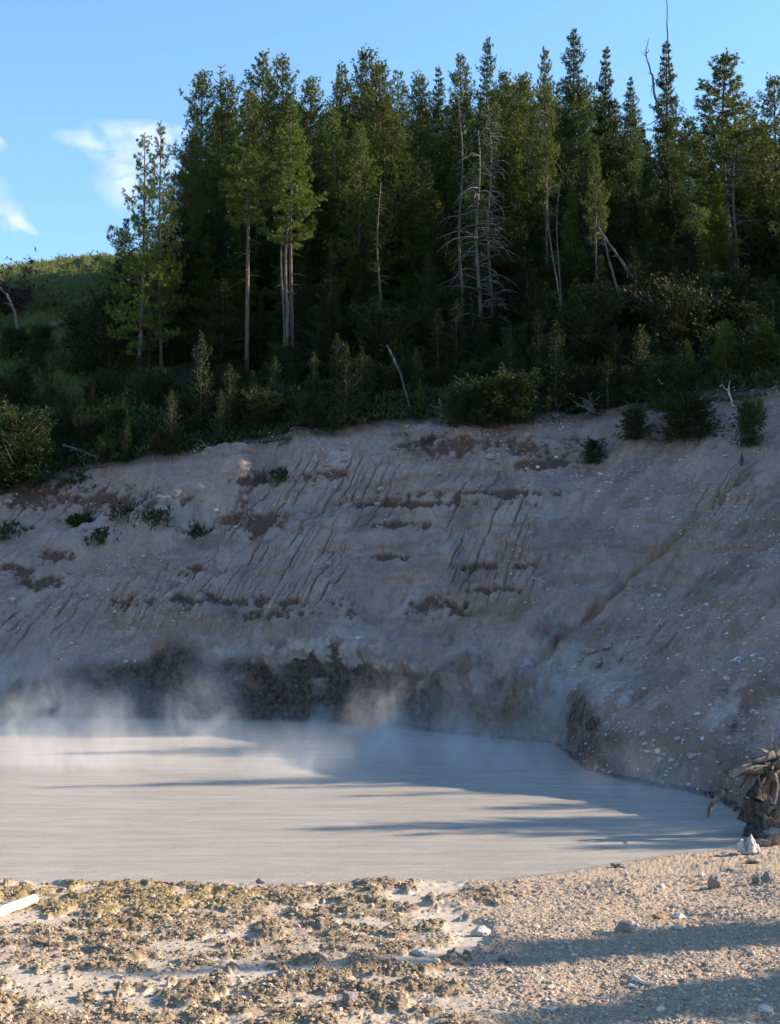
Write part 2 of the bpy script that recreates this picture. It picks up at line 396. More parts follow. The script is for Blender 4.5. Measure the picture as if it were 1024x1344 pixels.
# erosion grooves
right = ss(560, 860, PX)
gx, gy = .50 + .2 * right, .86 - .15 * right
al, ac = (X - 6) * gx + (Y - 62) * gy, (X - 6) * gy - (Y - 62) * gx
wob = .22 * fbm2(al * .5, ac * .5, 2, 99)
wob = .07 * fbm2(al * .9, ac * .5, 3, 99) + .03 * n2(al * 3.1, ac * .8, 98)
def rills(sp, wd, seed, la, keep):
    q = (ac + wob + .35 * sp * n2(ac * .9 / sp, al * .05, seed)) / sp; i = np.floor(q + .5); d_ = np.abs(q - i) * sp
    on_ = ss(keep, keep + .25, n2(i * 7.31, al * la + i * 3.7, seed + 1))
    return ss(wd, wd * .25, d_) * on_
g1, g2 = rills(.55, .07, 100, .34, -.1), rills(.21, .045, 104, .5, .05)
zone = ss(-.2, .35, fbm2(X * .22, al * .2, 2, 103) + .80 * ss(190, 60, np.hypot((PX - 300) * .9, PY - 780)) + .28 * ss(220, 60, np.hypot((PX - 520) * .7, PY - 760)) - .25)
groove = bankm * (1 - cl) * zone * ss(.10, .25, fr) * ss(.95, .80, fr)
gd = .10 * g1 + .04 * g2
disp -= groove * gd * (1 - .45 * right)
stri = n2(ac * 3.2, al * .22, 106) + .6 * n2(ac * 8, al * .5, 107)
disp += bankm * (1 - cl) * ((.016 + .030 * right) * stri)
strk = ss(-.1, .7, n2(ac * 1.1, al * .05, 160) + .5 * n2(ac * 3.1, al * .12, 161))
# ledges of harder beds
bed = z * .85 + .5 * q1 + .10 * X * .3
led = (bed - np.floor(bed)); ledm = bankm * (1 - cl) * ss(.1, .5, fbm2(X * .25, z * .5, 3, 110) + .15) * ss(.25, .4, fr)
disp += ledm * .11 * (ss(0, .12, led) * ss(1, .2, led) - .3)
# long gully and rills down the right-hand slope
def pline(pts, wpx, jit=6): return ss(wpx, 0, polydist(PX + jit * q2, PY + jit * q2, pts))
gul = pline([(985, 615), (900, 690), (820, 765), (740, 830), (700, 875)], 8, 2)
gul2 = pline([(1040, 770), (960, 840), (880, 893), (800, 935), (765, 960)], 7, 5)
gul3 = pline([(1040, 890), (985, 930), (950, 965), (900, 990)], 9, 5)
disp -= bankm * (.26 * gul + .20 * gul2 + .14 * gul3)
disp -= bankm * .0
disp += on * ss(.96, 1.02, fr) * ss(1.3, 1.05, fr) * .16 * q2                             # root-bound lip
disp += ss(1.1, 1.4, fr) * isb * (.35 * q1 + .10 * q2)
def blob(lst):
    m = np.zeros_like(PX)
    for cx, cy, rx, ry in lst:
        m = np.maximum(m, ss(1.15, .5, np.hypot((PX - cx - .2 * (PY - cy)) / rx, (PY - cy) / ry) + .75 * q2 + .6 * q3 + .35 * stri))
    return m
patch = blob([(338, 684, 48, 13), (338, 630, 22, 7), (640, 742, 45, 6), (655, 773, 34, 5), (505, 730, 24, 4), (550, 660, 90, 5), (520, 687, 42, 5), (640, 585, 90, 14), (430, 622, 45, 5),
             (75, 730, 25, 8), (255, 748, 28, 8), (270, 790, 120, 7), (60, 765, 40, 9), (100, 655, 120, 16), (650, 648, 70, 5), (710, 608, 50, 6), (380, 805, 60, 8), (575, 795, 30, 12), (255, 700, 24, 6), (20, 745, 30, 6)])
disp -= bankm * patch * (.13 + .06 * q3)
P = P + N * disp[..., None]
P[..., 0] += cl * .12 * q2; P[..., 2] += bankm * .02 * q3
soil = .32 * ss(.25, .8, fbm2(ac * .5, z * 1.6, 4, 150) + .25 * stri) + .42 * right * strk * ss(.1, .4, fr); soil = np.maximum(soil, patch)
soil = np.maximum(soil, .85 * ss(.93, 1.0, fr) * isb * (fr < 1.3))
soil = np.maximum(soil, groove * np.maximum(.7 * g1, .5 * g2)); soil = np.maximum(soil, .35 * ledm * ss(.16, .02, led))
soil = np.maximum(soil, .55 * pline([(1040, 890), (985, 925), (920, 975)], 40, 14) * ss(-.3, .3, q2 + .2))
soil = np.clip(soil, 0, 1) * ss(.0, .1, on + .01)
ochre = np.clip(np.maximum(np.maximum(.95 * gul, .45 * ss(46, 6, polydist(PX - 14, PY - 14, [(985, 615), (900, 690), (820, 765), (740, 830)])) * ss(-.4, .4, q2 + strk - .3)), blob([(850, 850, 60, 12), (950, 790, 45, 14), (775, 410, 10, 4), (270, 820, 120, 30), (620, 790, 60, 30)]) * .55), 0, 1) * bankm
pale = np.clip(blob([(400, 850, 60, 14), (300, 852, 28, 10), (480, 870, 24, 10), (990, 925, 60, 25), (760, 900, 60, 60), (830, 850, 45, 18), (450, 600, 24, 9)]) * .8 + .35 * ss(.2, .8, q1 + .3 * q2) * (1 - right * .4), 0, 1) * bankm
wet = np.clip(np.maximum(cl * (1 - .6 * ss(540, 610, PX)) * ss(-.45, .25, .35 - pale * 1.3 + .8 * q2 + ss(1.6, .4, z) * .5), cl2 * (.45 + .5 * ss(840, 770, PX) + .3 * q2)), 0, 1)
green = on * ss(.3, 0, z) * ss(-.2, .3, q2) * .7 + blob([(700, 940, 40, 40), (770, 860, 50, 30)]) * .35 * bankm
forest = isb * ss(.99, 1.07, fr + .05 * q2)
meadow = forest * ss(250, 150, PX - 30 * q1) * ss(1.35, 1.6, fr)
meadow = np.where((PX > 960) & (fr > 1.15) & (q2 > .1), np.maximum(meadow, forest * .6), meadow)
ho = mesh('hillside', P.reshape(-1, 3), grid(NR, len(U)), M_hill, attrs=dict(soil=soil, ochre=ochre, pale=pale, wet=wet, green=np.clip(green, 0, 1), forest=forest, grass=meadow))
tag(ho, kind='structure')
HPX, HPY, HP, HFR, HN, HBM = PX, PY, P, fr, normals(P), bankm * (1 - cl)

wr = np.concatenate([np.arange(17, 30, .5), np.arange(30, 64, 1.0)]); wu = np.linspace(-1.6, .34, 120)
WX = wu[None] * wr[:, None]; WY = np.repeat(wr[:, None], len(wu), 1)
wo = mesh('water', np.stack([WX, WY, np.zeros_like(WX)], -1).reshape(-1, 3), grid(len(wr), len(wu)), M_water)
tag(wo, kind='structure')

# ------------------------------------------------------------------ plants: tubes and needle tufts in numpy
class Bag:
    def __init__(s): s.V, s.T, s.Q, s.n = [], [], [], 0
    def tube(s, pts, rad, k=6, cap=True):
        pts = np.asarray(pts, float); rad = np.asarray(rad, float)
        tg = np.gradient(pts, axis=0); tg /= np.linalg.norm(tg, axis=1, keepdims=True) + 1e-9
        a = np.where(np.abs(tg[:, 2:3]) < .9, np.array([[0, 0, 1.]]), np.array([[1., 0, 0]]))
        e1 = np.cross(tg, a); e1 /= np.linalg.norm(e1, axis=1, keepdims=True); e2 = np.cross(tg, e1)
        th = np.arange(k) / k * 2 * math.pi
        R = pts[:, None] + rad[:, None, None] * (np.cos(th)[None, :, None] * e1[:, None] + np.sin(th)[None, :, None] * e2[:, None])
        m = len(pts); b = s.n
        i = np.arange(m - 1)[:, None] * k; j = np.arange(k)[None]; j2 = (j + 1) % k
        s.Q.append((np.stack([i + j, i + j2, i + k + j2, i + k + j], -1).reshape(-1, 4) + b))
        s.V.append(R.reshape(-1, 3)); s.n += m * k
        if cap:
            s.V.append(pts[[0, -1]]); 
            s.T.append(np.stack([np.full(k, s.n), (np.arange(k) + 1) % k + b, np.arange(k) + b], -1))
            o = b + (m - 1) * k
            s.T.append(np.stack([np.full(k, s.n + 1), np.arange(k) + o, (np.arange(k) + 1) % k + o], -1)); s.n += 2
    def tufts(s, Pt, D, k, L, w_, spread, g):
        n = len(Pt); Pn = np.repeat(Pt, k, 0); Dn = np.repeat(D, k, 0) + spread * g.normal(size=(n * k, 3))
        Dn /= np.linalg.norm(Dn, axis=1, keepdims=True) + 1e-9
        side = np.cross(Dn, g.normal(size=(n * k, 3))); side /= np.linalg.norm(side, axis=1, keepdims=True) + 1e-9
        l = L * g.uniform(.6, 1.25, (n * k, 1)); ww = w_ * g.uniform(.7, 1.3, (n * k, 1))
        b = s.n
        s.V.append(np.stack([Pn, Pn + Dn * l * .5 + side * ww / 2, Pn + Dn * l, Pn + Dn * l * .5 - side * ww / 2], 1).reshape(-1, 3))
        s.Q.append(np.arange(n * k * 4).reshape(-1, 4) + b); s.n += n * k * 4
    def faces(s):
        f = []
        if s.T: f.append(np.concatenate(s.T))
        if s.Q: f.append(np.concatenate(s.Q))
        return np.concatenate(s.V), f
def build(bag, name, mat, parent=None, smooth=True):
    V, f = bag.faces(); return mesh(name, V, f, mat, parent, smooth=smooth)

def conifer(seed, H, base, R, kind):
    """trunk bag, crown bag (needles), limbs bag. kind: pine | spruce | young | sparse"""
    g = np.random.default_rng(seed); tr, cr, lb = Bag(), Bag(), Bag()
    nz = 12; zz = np.linspace(0, H, nz); bend = g.normal(size=(2,)) * .012 * H
    axis = lambda h: np.stack([bend[0] * np.sin(h / H * 2.6), bend[1] * np.sin(h / H * 2.1 + .4) - bend[1] * math.sin(.4), h], -1)
    r0 = .0088 * H if kind not in ('young', 'bush') else .014 * H
    tr.tube(axis(zz), np.interp(zz / H, [0, .03, .1, .75, 1], [1.35 * r0, 1.05 * r0, .95 * r0, .45 * r0, .12 * r0]), 8)
    for k in range(int(26 if kind in ('pine', 'sparse') else 8)):                       # dead stubs below the crown
        h = H * g.uniform(.12, max(base, .2) + .12); a = g.uniform(0, 6.28); l = g.uniform(.25, 1.1) * (.6 + R * .25)
        p0 = axis(np.array([h]))[0]; d = np.array([math.cos(a), math.sin(a), g.uniform(-.35, .25)])
        tr.tube([p0, p0 + d * l * .5, p0 + d * l + [0, 0, -.12 * l]], [.022, .015, .005], 3, False)
    dens = {'bush': 30., 'pine': 9.5, 'spruce': 13., 'young': 16., 'sparse': 6.5}[kind]
    sp_, nw = {'pine': (.46, 5), 'spruce': (.40, 7), 'young': (.22, 5), 'sparse': (.62, 4), 'bush': (.09, 4)}[kind]
    hs = np.arange(H * base, H * .985, sp_ * H / {'young': 4, 'bush': 3}.get(kind, 17)); br = []
    for q, h in enumerate(hs):
        lf = g.uniform(.5, 1.25) if kind != 'bush' else g.uniform(.45, 1.25); n_ = max(3, nw + int(g.integers(-1, 2))); a0 = g.uniform(0, 6.28)
        br += [(h + g.normal() * sp_ * .14, a0 + 6.283 * k / n_ + g.normal() * .25, lf) for k in range(n_)]
    for h, a, lf in br:
        tt = min(max((h / H - base) / (1 - base), 0), 1)
        if kind == 'spruce': rad = R * ((1 - tt) ** .80 * 1.05 + .03)
        elif kind == 'bush': rad = R * (math.sqrt(max(0, 1 - tt * tt)) * .9 + .1)
        elif kind == 'young': rad = R * ((1 - tt) ** .75 * (.55 + .45 * min(1, tt * 4)) + .08)
        else: rad = R * ((1 - tt) ** .66 * min(1, .6 + 1.8 * tt) + .04)
        lump = 1 + .22 * math.sin(tt * 23 + seed) * (1 - tt)
        l = rad * g.uniform(.62, 1.15) * lf * lump
        e0 = {'bush': .1 + 1.0 * tt, 'pine': -.15 + 1.15 * tt, 'spruce': -.30 + .75 * tt, 'young': .12 + .75 * tt, 'sparse': -.15 + 1.1 * tt}[kind] + g.normal() * .16
        up = {'bush': .3, 'pine': .35, 'spruce': .12, 'young': .35, 'sparse': .35}[kind]
        p0 = axis(np.array([h]))[0]; ca, sa = math.cos(a), math.sin(a)
        s_ = np.linspace(0, 1, 4)
        bx = lambda q: p0 + np.stack([ca * np.cos(e0) * q * l, sa * np.cos(e0) * q * l, np.sin(e0) * q * l + up * l * q * q * .6 - (.10 if kind == 'spruce' else .0) * l * np.sin(q * 3.1)], -1)
        lb.tube(bx(s_), np.array([1, .75, .5, .2]) * (.012 + .008 * l), 3, False)
        m = max(3, int(l * {'bush': 20, 'pine': 21, 'spruce': 26, 'young': 20, 'sparse': 16}[kind]))
        q = np.sort(g.uniform({'bush': .3, 'pine': .34, 'spruce': .14, 'young': .2, 'sparse': .42}[kind], 1.02, m))
        lat = np.array([-sa, ca, 0.]); off = g.normal(size=m) * (.30 if kind != 'spruce' else .24) * l * np.clip(1.12 - q * .75, .12, 1)
        Pt = bx(q) + off[:, None] * lat + np.stack([np.zeros(m), np.zeros(m), g.normal(size=m) * .07 * l + .03], -1)
        D = np.stack([np.full(m, ca * .7), np.full(m, sa * .7), np.full(m, .75 if kind != 'spruce' else .12)], -1) + np.sign(off)[:, None] * lat * .45
        sh = .62 + .38 * (1 - tt)
        if kind == 'spruce': cr.tufts(Pt, D, 10, .24 * sh, .031, .5, g)
        elif kind in ('young', 'bush'): cr.tufts(Pt, D, 7, .15, .028, .6, g)
        else: cr.tufts(Pt, D, 12, .28 * sh, .030, .5, g)
    top = axis(np.array([H * .985, H * .95, H * .92]))
    cr.tufts(top, np.tile([0, 0, 1.], (3, 1)), 8, .22, .03, .35, g)
    return tr, cr, lb
def hide_proto(o):
    for c in o.children: bpy.data.objects.remove(c)
    bpy.data.objects.remove(o)
PROTO = {}
def proto(key, seed, H, base, R, kind, nm, bm=M_bark):
    t, c, l = conifer(seed, H, base, R, kind)
    a = build(t, 'trunk', bm); b = build(c, 'crown', nm, smooth=False); d = build(l, 'branches', bm)
    PROTO[key] = (H, [(o.name.split('.')[0], o.data) for o in (a, b, d)])
    for o in (a, b, d): bpy.data.objects.remove(o)
proto('pineA', 11, 17, .26, 3.7, 'pine', M_pine); proto('pineB', 12, 17, .20, 3.92, 'pine', M_pine); proto('pineC', 13, 17, .40, 2.9, 'pine', M_pine, M_barkl)
proto('pineD', 14, 17, .12, 4.26, 'pine', M_pine); proto('sparseA', 15, 15, .12, 2.7, 'sparse', M_pine); proto('sparseB', 16, 17, .36, 2.9, 'sparse', M_pine, M_barkl)
proto('spruceA', 17, 18, .06, 3.4, 'spruce', M_spruce); proto('spruceB', 18, 18, .10, 2.9, 'spruce', M_spruce); proto('spruceC', 19, 17, .04, 3.9, 'spruce', M_spruce)
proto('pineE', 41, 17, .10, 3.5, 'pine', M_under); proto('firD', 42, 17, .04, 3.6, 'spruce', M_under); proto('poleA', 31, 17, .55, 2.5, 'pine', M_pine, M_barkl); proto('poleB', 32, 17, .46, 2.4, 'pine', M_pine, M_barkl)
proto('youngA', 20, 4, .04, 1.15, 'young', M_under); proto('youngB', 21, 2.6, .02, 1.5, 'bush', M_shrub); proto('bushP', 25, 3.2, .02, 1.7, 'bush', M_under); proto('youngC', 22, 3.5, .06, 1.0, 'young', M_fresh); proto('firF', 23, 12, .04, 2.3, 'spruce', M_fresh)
def stand(name, key, x, y, H, wid=1.0, label=None, cat='tree', group=None, rz=None, zoff=0.0):
    h0, parts = PROTO[key]
    s = H / h0
    o = empty(name, (x, y, hq(x, y) - .12 + zoff), random.uniform(0, 6.28) if rz is None else rz, (s * wid, s * wid, s))
    if H > 5: o.rotation_euler[0] = random.gauss(0, .012); o.rotation_euler[1] = random.gauss(0, .012)
    for nm, me in parts:
        p = bpy.data.objects.new(nm, me); C.objects.link(p); p.parent = o
    return tag(o, label, cat, group)
def tree(name, key, px, pt, Y, wid=1.0, label=None, group=None, cat='tree'):
    """a tree whose top stands where the photograph has it, rooted on the slope at distance Y"""
    top = at(px, pt, Y); x = top[0]
    return stand(name, key, x, Y, top[2] - hq(x, Y) + .12, wid, label, cat, group)

# ------------------------------------------------------------------ the trees one can pick out
KEY = [
 # name, kind, px, top py, Y, width, label
 ('pine_tree', 'sparseA', 186, 172, 82, 1.0, 'thin open-crowned pine at the left edge of the forest, beside the white cloud'),
 ('pine_tree', 'sparseA', 216, 156, 83, .75, 'slim pine second from the left edge of the forest'),
 ('pine_tree', 'pineA', 266, 95, 95, .85, 'tall narrow pine with a bare gap in its crown, third from the forest left edge'),
 ('pine_tree', 'poleA', 326, 122, 80.5, .95, 'tall pine with a long pale bare trunk left of the middle of the forest'),
 ('pine_tree', 'pineB', 344, 73, 96, 1.0, 'dark round-topped pine, tallest of the left half of the forest'),
 ('pine_tree', 'pineD', 377, 77, 94, .9, 'bushy pine with a forked spiky top just right of the dark round-topped pine'),
 ('pine_tree', 'poleB', 386, 138, 81, 1.0, 'sunlit olive pine over twin thin trunks in front of the bushy forked pine'),
 ('pine_tree', 'pineA', 410, 104, 97, .9, 'lower pale-topped pine in the dip of the tree line left of centre'),
 ('pine_tree', 'pineB', 446, 88, 95, .9, 'left one of the dense pine pair near the middle of the forest'),
 ('pine_tree', 'pineD', 481, 68, 94, .95, 'tall dense pine with a pointed top at the middle of the forest'),
 ('pine_tree', 'pineA', 497, 84, 92, .9, 'pine leaning close against the tall dense pine at the middle'),
 ('pine_tree', 'sparseB', 522, 95, 98, .9, 'thin grey-green pine right of the dense middle pines'),
 ('pine_tree', 'pineA', 548, 100, 97, .95, 'broad sunlit pine filling the tree line right of centre'),
 ('spruce_tree', 'spruceB', 575, 86, 97, .75, 'narrow spruce peak left of the grey snags'),
 ('pine_tree', 'pineB', 604, 74, 96, .8, 'narrow pine peaking just behind the bare thin snag'),
 ('spruce_tree', 'spruceA', 637, 50, 94, .75, 'tall spire-shaped spruce rising behind the grey branchy snag'),
 ('pine_tree', 'pineD', 660, 98, 96, .8, 'shorter pine tucked right of the spire-shaped spruce'),
 ('pine_tree', 'pineA', 690, 95, 96, .85, 'pine in the low gap between the two tall spruces'),
 ('pine_tree', 'poleB', 716, 64, 86, .55, 'slender light pine with a small ball of needles at its tip'),
 ('spruce_tree', 'spruceA', 752, 34, 92, .9, 'broadest tall spruce, the highest green tip of the forest'),
 ('spruce_tree', 'spruceB', 791, 60, 93, .8, 'pointed spruce right of the highest one'),
 ('spruce_tree', 'spruceC', 823, 100, 93, .65, 'shorter spruce on the left of the sky notch'),
 ('spruce_tree', 'spruceB', 880, 52, 89, .85, 'dark spruce with a long bare dead spike above its crown'),
 ('pine_tree', 'pineC', 965, 70, 84, 1.5, 'large pine with grey bare boughs in mid crown near the right border'),
 ('pine_tree', 'pineD', 1024, 100, 87, 1.0, 'dense pine cut by the right border of the picture'),
 ('fir_tree', 'firF', 944, 222, 80, .9, 'small bright green fir standing before the large right-hand pine'),
 ('pine_tree', 'pineA', 916, 172, 97, .6, 'thin pine in the bright gap of sky at right'),
 ('fir_tree', 'firF', 748, 240, 84, .8, 'yellow-green sunlit young fir under the highest spruce'),
 ('pine_tree', 'poleA', 781, 192, 78, .55, 'half-dead pine with a green tuft on top of a straight pale trunk'),
 ('spruce_tree', 'spruceC', 850, 200, 88, .8, 'dark bushy spruce below the sky notch'),
 ('spruce_tree', 'spruceA', 700, 130, 90, .8, 'dark spruce standing before the gap of the two tall spruces'),
 ('pine_tree', 'pineA', 296, 105, 97, .9, 'pine with a browning top between the narrow pine and the dark round one'),
 ('pine_tree', 'pineD', 242, 180, 92, .9, 'low dense pine filling the forest edge behind the slim ones'),
 ('pine_tree', 'pineC', 430, 140, 88, 1.0, 'pine with a bare lower trunk in front of the dense pair'),
 ('pine_tree', 'pineD', 520, 150, 89, 1.0, 'heavy dark pine in front of the thin grey-green one'),
 ('spruce_tree', 'spruceB', 560, 160, 90, .9, 'dark spruce just left of the bare thin snag'),
 ('pine_tree', 'pineC', 666, 170, 90, 1.0, 'pine half hidden by the right-hand boughs of the grey snag'),
 ('pine_tree', 'pineB', 468, 165, 87, 1.0, 'drooping dark pine before the tallest middle pine'),
 ('spruce_tree', 'spruceC', 600, 215, 86, .8, 'shaded spruce at the foot of the bare thin snag'),
 ('pine_tree', 'pineA', 990, 150, 92, .9, 'pine between the large right-hand pine and the picture border'),
]
for k in KEY: tree(*k)
# filler trees further back, hidden but for tips and gaps
gf = np.random.default_rng(5)
for i in range(64):
    px = 250 + i * 12.4 + gf.uniform(-8, 8)
    if 906 < px < 932: continue
    Yb = gf.uniform(99, 110); pt = np.interp(px, [250, 300, 480, 600, 750, 850, 1024], [170, 125, 112, 112, 100, 150, 150]) + gf.uniform(0, 40)
    tree('pine_tree', ['pineA', 'pineB', 'pineD', 'spruceB', 'spruceA'][int(gf.integers(5))], px, pt, Yb, gf.uniform(.8, 1.1),
         'dark conifer crowded in the back rows of the forest with little but its tip showing', 'conifers in the back rows of the forest')
for i in range(62):
    px = 165 + i * 14.3 + gf.uniform(-9, 9)
    if 903 < px < 934: continue
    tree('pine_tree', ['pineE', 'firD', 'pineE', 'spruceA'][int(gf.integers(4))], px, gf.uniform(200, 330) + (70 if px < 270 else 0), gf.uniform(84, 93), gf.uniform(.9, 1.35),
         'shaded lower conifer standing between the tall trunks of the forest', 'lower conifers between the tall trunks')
for i in range(44):
    px = 300 + i * 17 + gf.uniform(-9, 9)
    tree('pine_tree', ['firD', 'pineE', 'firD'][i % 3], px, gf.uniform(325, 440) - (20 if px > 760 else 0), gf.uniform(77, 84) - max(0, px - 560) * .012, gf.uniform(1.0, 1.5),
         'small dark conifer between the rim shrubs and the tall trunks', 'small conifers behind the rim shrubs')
# off to the right the forest goes on; it throws the shade over the lower trees and the bank
for i in range(130):
    x, y = gf.uniform(21, 75), gf.uniform(63, 108)
    if x / y < .31 or 69 < y < 74: continue
    stand('pine_tree', ['pineD', 'pineB', 'spruceC', 'spruceB'][i % 4], x, y, gf.uniform(9, 13.5), 1.0, 'pine of the same forest standing beyond the right border', 'tree', 'pines beyond the right border')
def shade(px, py, z0, dist, key, wid, off=0.0):
    """a tree standing where its shadow tip falls on the given spot"""
    p = onz(px, py, z0); c_, s_ = math.sin(SUN_ROT), math.cos(SUN_ROT)
    x, y = p[0] + c_ * dist + s_ * off, p[1] + s_ * dist - c_ * off
    H = z0 + dist * math.tan(SUN_EL) - hq(x, y)
    if H > 1.5: stand('pine_tree', key, x, y, H, wid * 17 / H * .55, 'pine by the pool just beyond the right border', 'tree', 'pines by the pool beyond the right border')
shade(60, 1288, .2, 23, 'spruceA', .8); shade(330, 1282, .25, 19, 'spruceB', .8); shade(540, 1264, .3, 16.5, 'spruceC', .8); shade(650, 1240, .3, 14, 'spruceA', .9, .2)
shade(610, 1334, .4, 16, 'pineD', 1.0, .4); shade(690, 1322, .4, 14, 'pineD', 1.1, .6); shade(770, 1300, .4, 12, 'spruceC', 1.2, .4); shade(560, 1380, .4, 18, 'pineD', 1.2, 1.2); shade(860, 1330, .4, 11, 'pineD', 1.2, 1.2)
for q in ((380, 1090, 30), (470, 1098, 28), (560, 1086, 27), (660, 1096, 25), (30, 1036, 44), (180, 1030, 42), (330, 1034, 40), (620, 1062, 27), (430, 1046, 34), (740, 1112, 21), (860, 1112, 18), (60, 990, 46), (250, 984, 44)):
    shade(q[0], q[1], 0, q[2], 'sparseA' if q[0] % 20 else 'pineD', .9)

# young pines and shrubs along the rim and under the trees: px, base py
def rimpoint(px, f):
    """world point on the hillside in the column of px, at the fraction f of the way to the rim"""
    u = (px - CX) / F; j = int(np.clip(np.searchsorted(U, u), 0, len(U) - 1))
    i = int(np.argmax((HFR[:, j] > f) & (HP[:, j, 2] > 1)))
    return HP[i, j]
UNDER = [
 ('youngB', 18, 1.0, 3.4, 1.3, 'large rounded young pine on the far left rim, sunlit on its tips'), ('youngB', 36, .985, 2.0, 1.2, 'low young pine hanging over the far left rim'),
 ('youngC', 50, 1.10, 3.2, .6, 'slim bright-tipped sapling leaning beside the far left pine'), ('youngA', 165, 1.03, 2.6, .7, 'narrow sapling with yellow tip left on the rim'),
 ('youngA', 222, 1.04, 3.2, .9, 'bushy sapling right of the yellow-tipped one'), ('youngA', 288, 1.04, 2.8, .9, 'bushy sapling above the exposed roots on the rim'),
 ('youngA', 262, 1.2, 5.2, .8, 'half-grown pine lit in the dark understorey at left'), ('youngA', 455, 1.03, 4.3, 1.0, 'spreading half-grown pine on the rim left of centre'),
 ('youngC', 551, 1.06, 1.9, .55, 'small lone bright sapling at the rim centre'), ('youngB', 640, .94, 2.0, 2.0, 'broad low shrub overhanging the rim right of centre'),
 ('youngB', 600, .92, 1.4, 1.4, 'low shrub clinging below the rim beside the broad one'), ('youngB', 675, .97, 2.2, 1.5, 'rounded shrub right of the broad overhanging one'),
 ('youngA', 730, 1.05, 4.4, 1.0, 'grey-green young pine behind the uprooted stump'), ('youngA', 845, 1.06, 3.6, 1.2, 'dusty young pine left of the yellow bush'),
 ('youngC', 905, 1.10, 2.4, 1.2, 'yellow-green bush lit by the sun near the right rim'), ('youngC', 958, 1.12, 2.8, 1.2, 'sunlit bush below the small bright fir'),
 ('youngC', 1010, 1.10, 2.6, 1.3, 'sunlit bush at the right border of the rim'), ('youngC', 1000, .88, 1.3, 1.1, 'bright sapling on the slope close to the right border'),
 ('youngB', 985, .80, 1.7, .9, 'dark shrub below the bright sapling at right'), ('youngB', 905, .82, 1.8, 2.0, 'widest dark shrub on the right part of the slope'),
 ('youngB', 835, .83, 1.3, 1.5, 'dark shrub left of the widest one on the slope'), ('youngB', 780, .81, 1.0, 1.5, 'lowest dark shrub of the row on the slope'),
 ('youngC', 976, .74, .5, .8, 'tiny lone seedling beside the long gully'), ('youngB', 880, .95, 2.0, 1.6, 'dark shrub on the lip above the widest slope shrub'),
 ('youngA', 800, 1.02, 2.6, 1.2, 'shaded young pine above the lowest slope shrub'),
]
for key, px, f, H, wd, lab in UNDER:
    p = rimpoint(px, f); stand('young_pine' if key != 'youngB' else 'shrub', key, p[0], p[1], H, wd, lab, 'young tree' if key != 'youngB' else 'shrub')
for i in range(120):
    px = -40 + i * 9.3 + gf.uniform(-12, 12); f = gf.uniform(1.01, 1.70) if px > 60 else gf.uniform(1.0, 1.32)
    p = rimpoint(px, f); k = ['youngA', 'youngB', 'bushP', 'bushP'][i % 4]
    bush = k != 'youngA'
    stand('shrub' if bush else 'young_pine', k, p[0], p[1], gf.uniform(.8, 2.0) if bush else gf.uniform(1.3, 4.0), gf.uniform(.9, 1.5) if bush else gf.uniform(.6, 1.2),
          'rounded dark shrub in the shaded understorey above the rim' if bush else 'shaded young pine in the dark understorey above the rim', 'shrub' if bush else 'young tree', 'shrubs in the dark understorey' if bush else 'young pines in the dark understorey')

def hillpoint(px, py):
    d = np.hypot(HPX - px, HPY - py) + np.where(HFR > 1, 0, 1e4); return HP[np.unravel_index(d.argmin(), d.shape)]
for i in range(26):
    p = hillpoint(-25 + i * 7.4 + gf.uniform(-8, 8), gf.uniform(445, 560))
    stand('shrub', ['bushP', 'youngB', 'youngA'][i % 3], p[0], p[1], gf.uniform(.8, 2.4), gf.uniform(.9, 1.6), 'dark shrub in the rough ground below the grassy hill at left', 'shrub', 'shrubs below the grassy hill')
for i in range(90):
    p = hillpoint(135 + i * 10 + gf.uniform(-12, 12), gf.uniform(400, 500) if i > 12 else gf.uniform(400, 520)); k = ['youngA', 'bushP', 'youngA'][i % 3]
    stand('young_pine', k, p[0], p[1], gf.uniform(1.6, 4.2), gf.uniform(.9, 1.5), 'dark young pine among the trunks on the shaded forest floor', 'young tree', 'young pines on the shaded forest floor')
# dead wood
def limbs(bag, p0, d, l, r, g, curl=0.0, n=6, k=4):
    pts = [np.array(p0, float)]; d = np.array(d, float)
    for i in range(n):
        d = d + g.normal(size=3) * .16 + np.array([0, 0, curl]); d /= np.linalg.norm(d); pts.append(pts[-1] + d * l / n)
    bag.tube(pts, np.linspace(r, r * .2, n + 1), k, True); return pts
def snag(px, pt, Y, nbr, seed, label, lean=(0, 0), rr=.011, curl=-.16, blen=1.6, lo=.25, mat=None):
    g = np.random.default_rng(seed); top = at(px, pt, Y); z0 = hq(top[0], Y); H = top[2] - z0 + .2
    o = empty('dead_tree', (top[0], Y, z0 - .2)); tag(o, label, 'dead tree')
    b = Bag(); zz = np.linspace(0, H, 12)
    ax = np.stack([lean[0] * zz / H + .12 * np.sin(zz * .7), lean[1] * zz / H + .1 * np.sin(zz * .5), zz], -1); ax[:, 0] -= ax[-1, 0]
    b.tube(ax, np.interp(zz / H, [0, .05, 1], [1.4, 1, .22]) * rr * H, 8); build(b, 'trunk', mat or M_dead, o)
    for i in range(nbr):
        b = Bag(); h = H * g.uniform(lo, .99); a = g.uniform(0, 6.28)
        if abs(math.cos(a)) < .35: a += .8
        p0 = [np.interp(h, zz, ax[:, 0]), np.interp(h, zz, ax[:, 1]), h]
        L = blen * g.uniform(.4, 1.2) * (1.15 - .5 * h / H)
        pts = limbs(b, p0, [math.cos(a), math.sin(a), g.uniform(.1, .7)], L, .042 * min(1, blen / 1.6) + .010, g, curl)
        for q in range(3): limbs(b, pts[2 + q], [g.normal(), g.normal(), -.3], L * .4, .014, g, curl, 4, 3)
        build(b, 'bough', mat or M_dead, o)
    return o
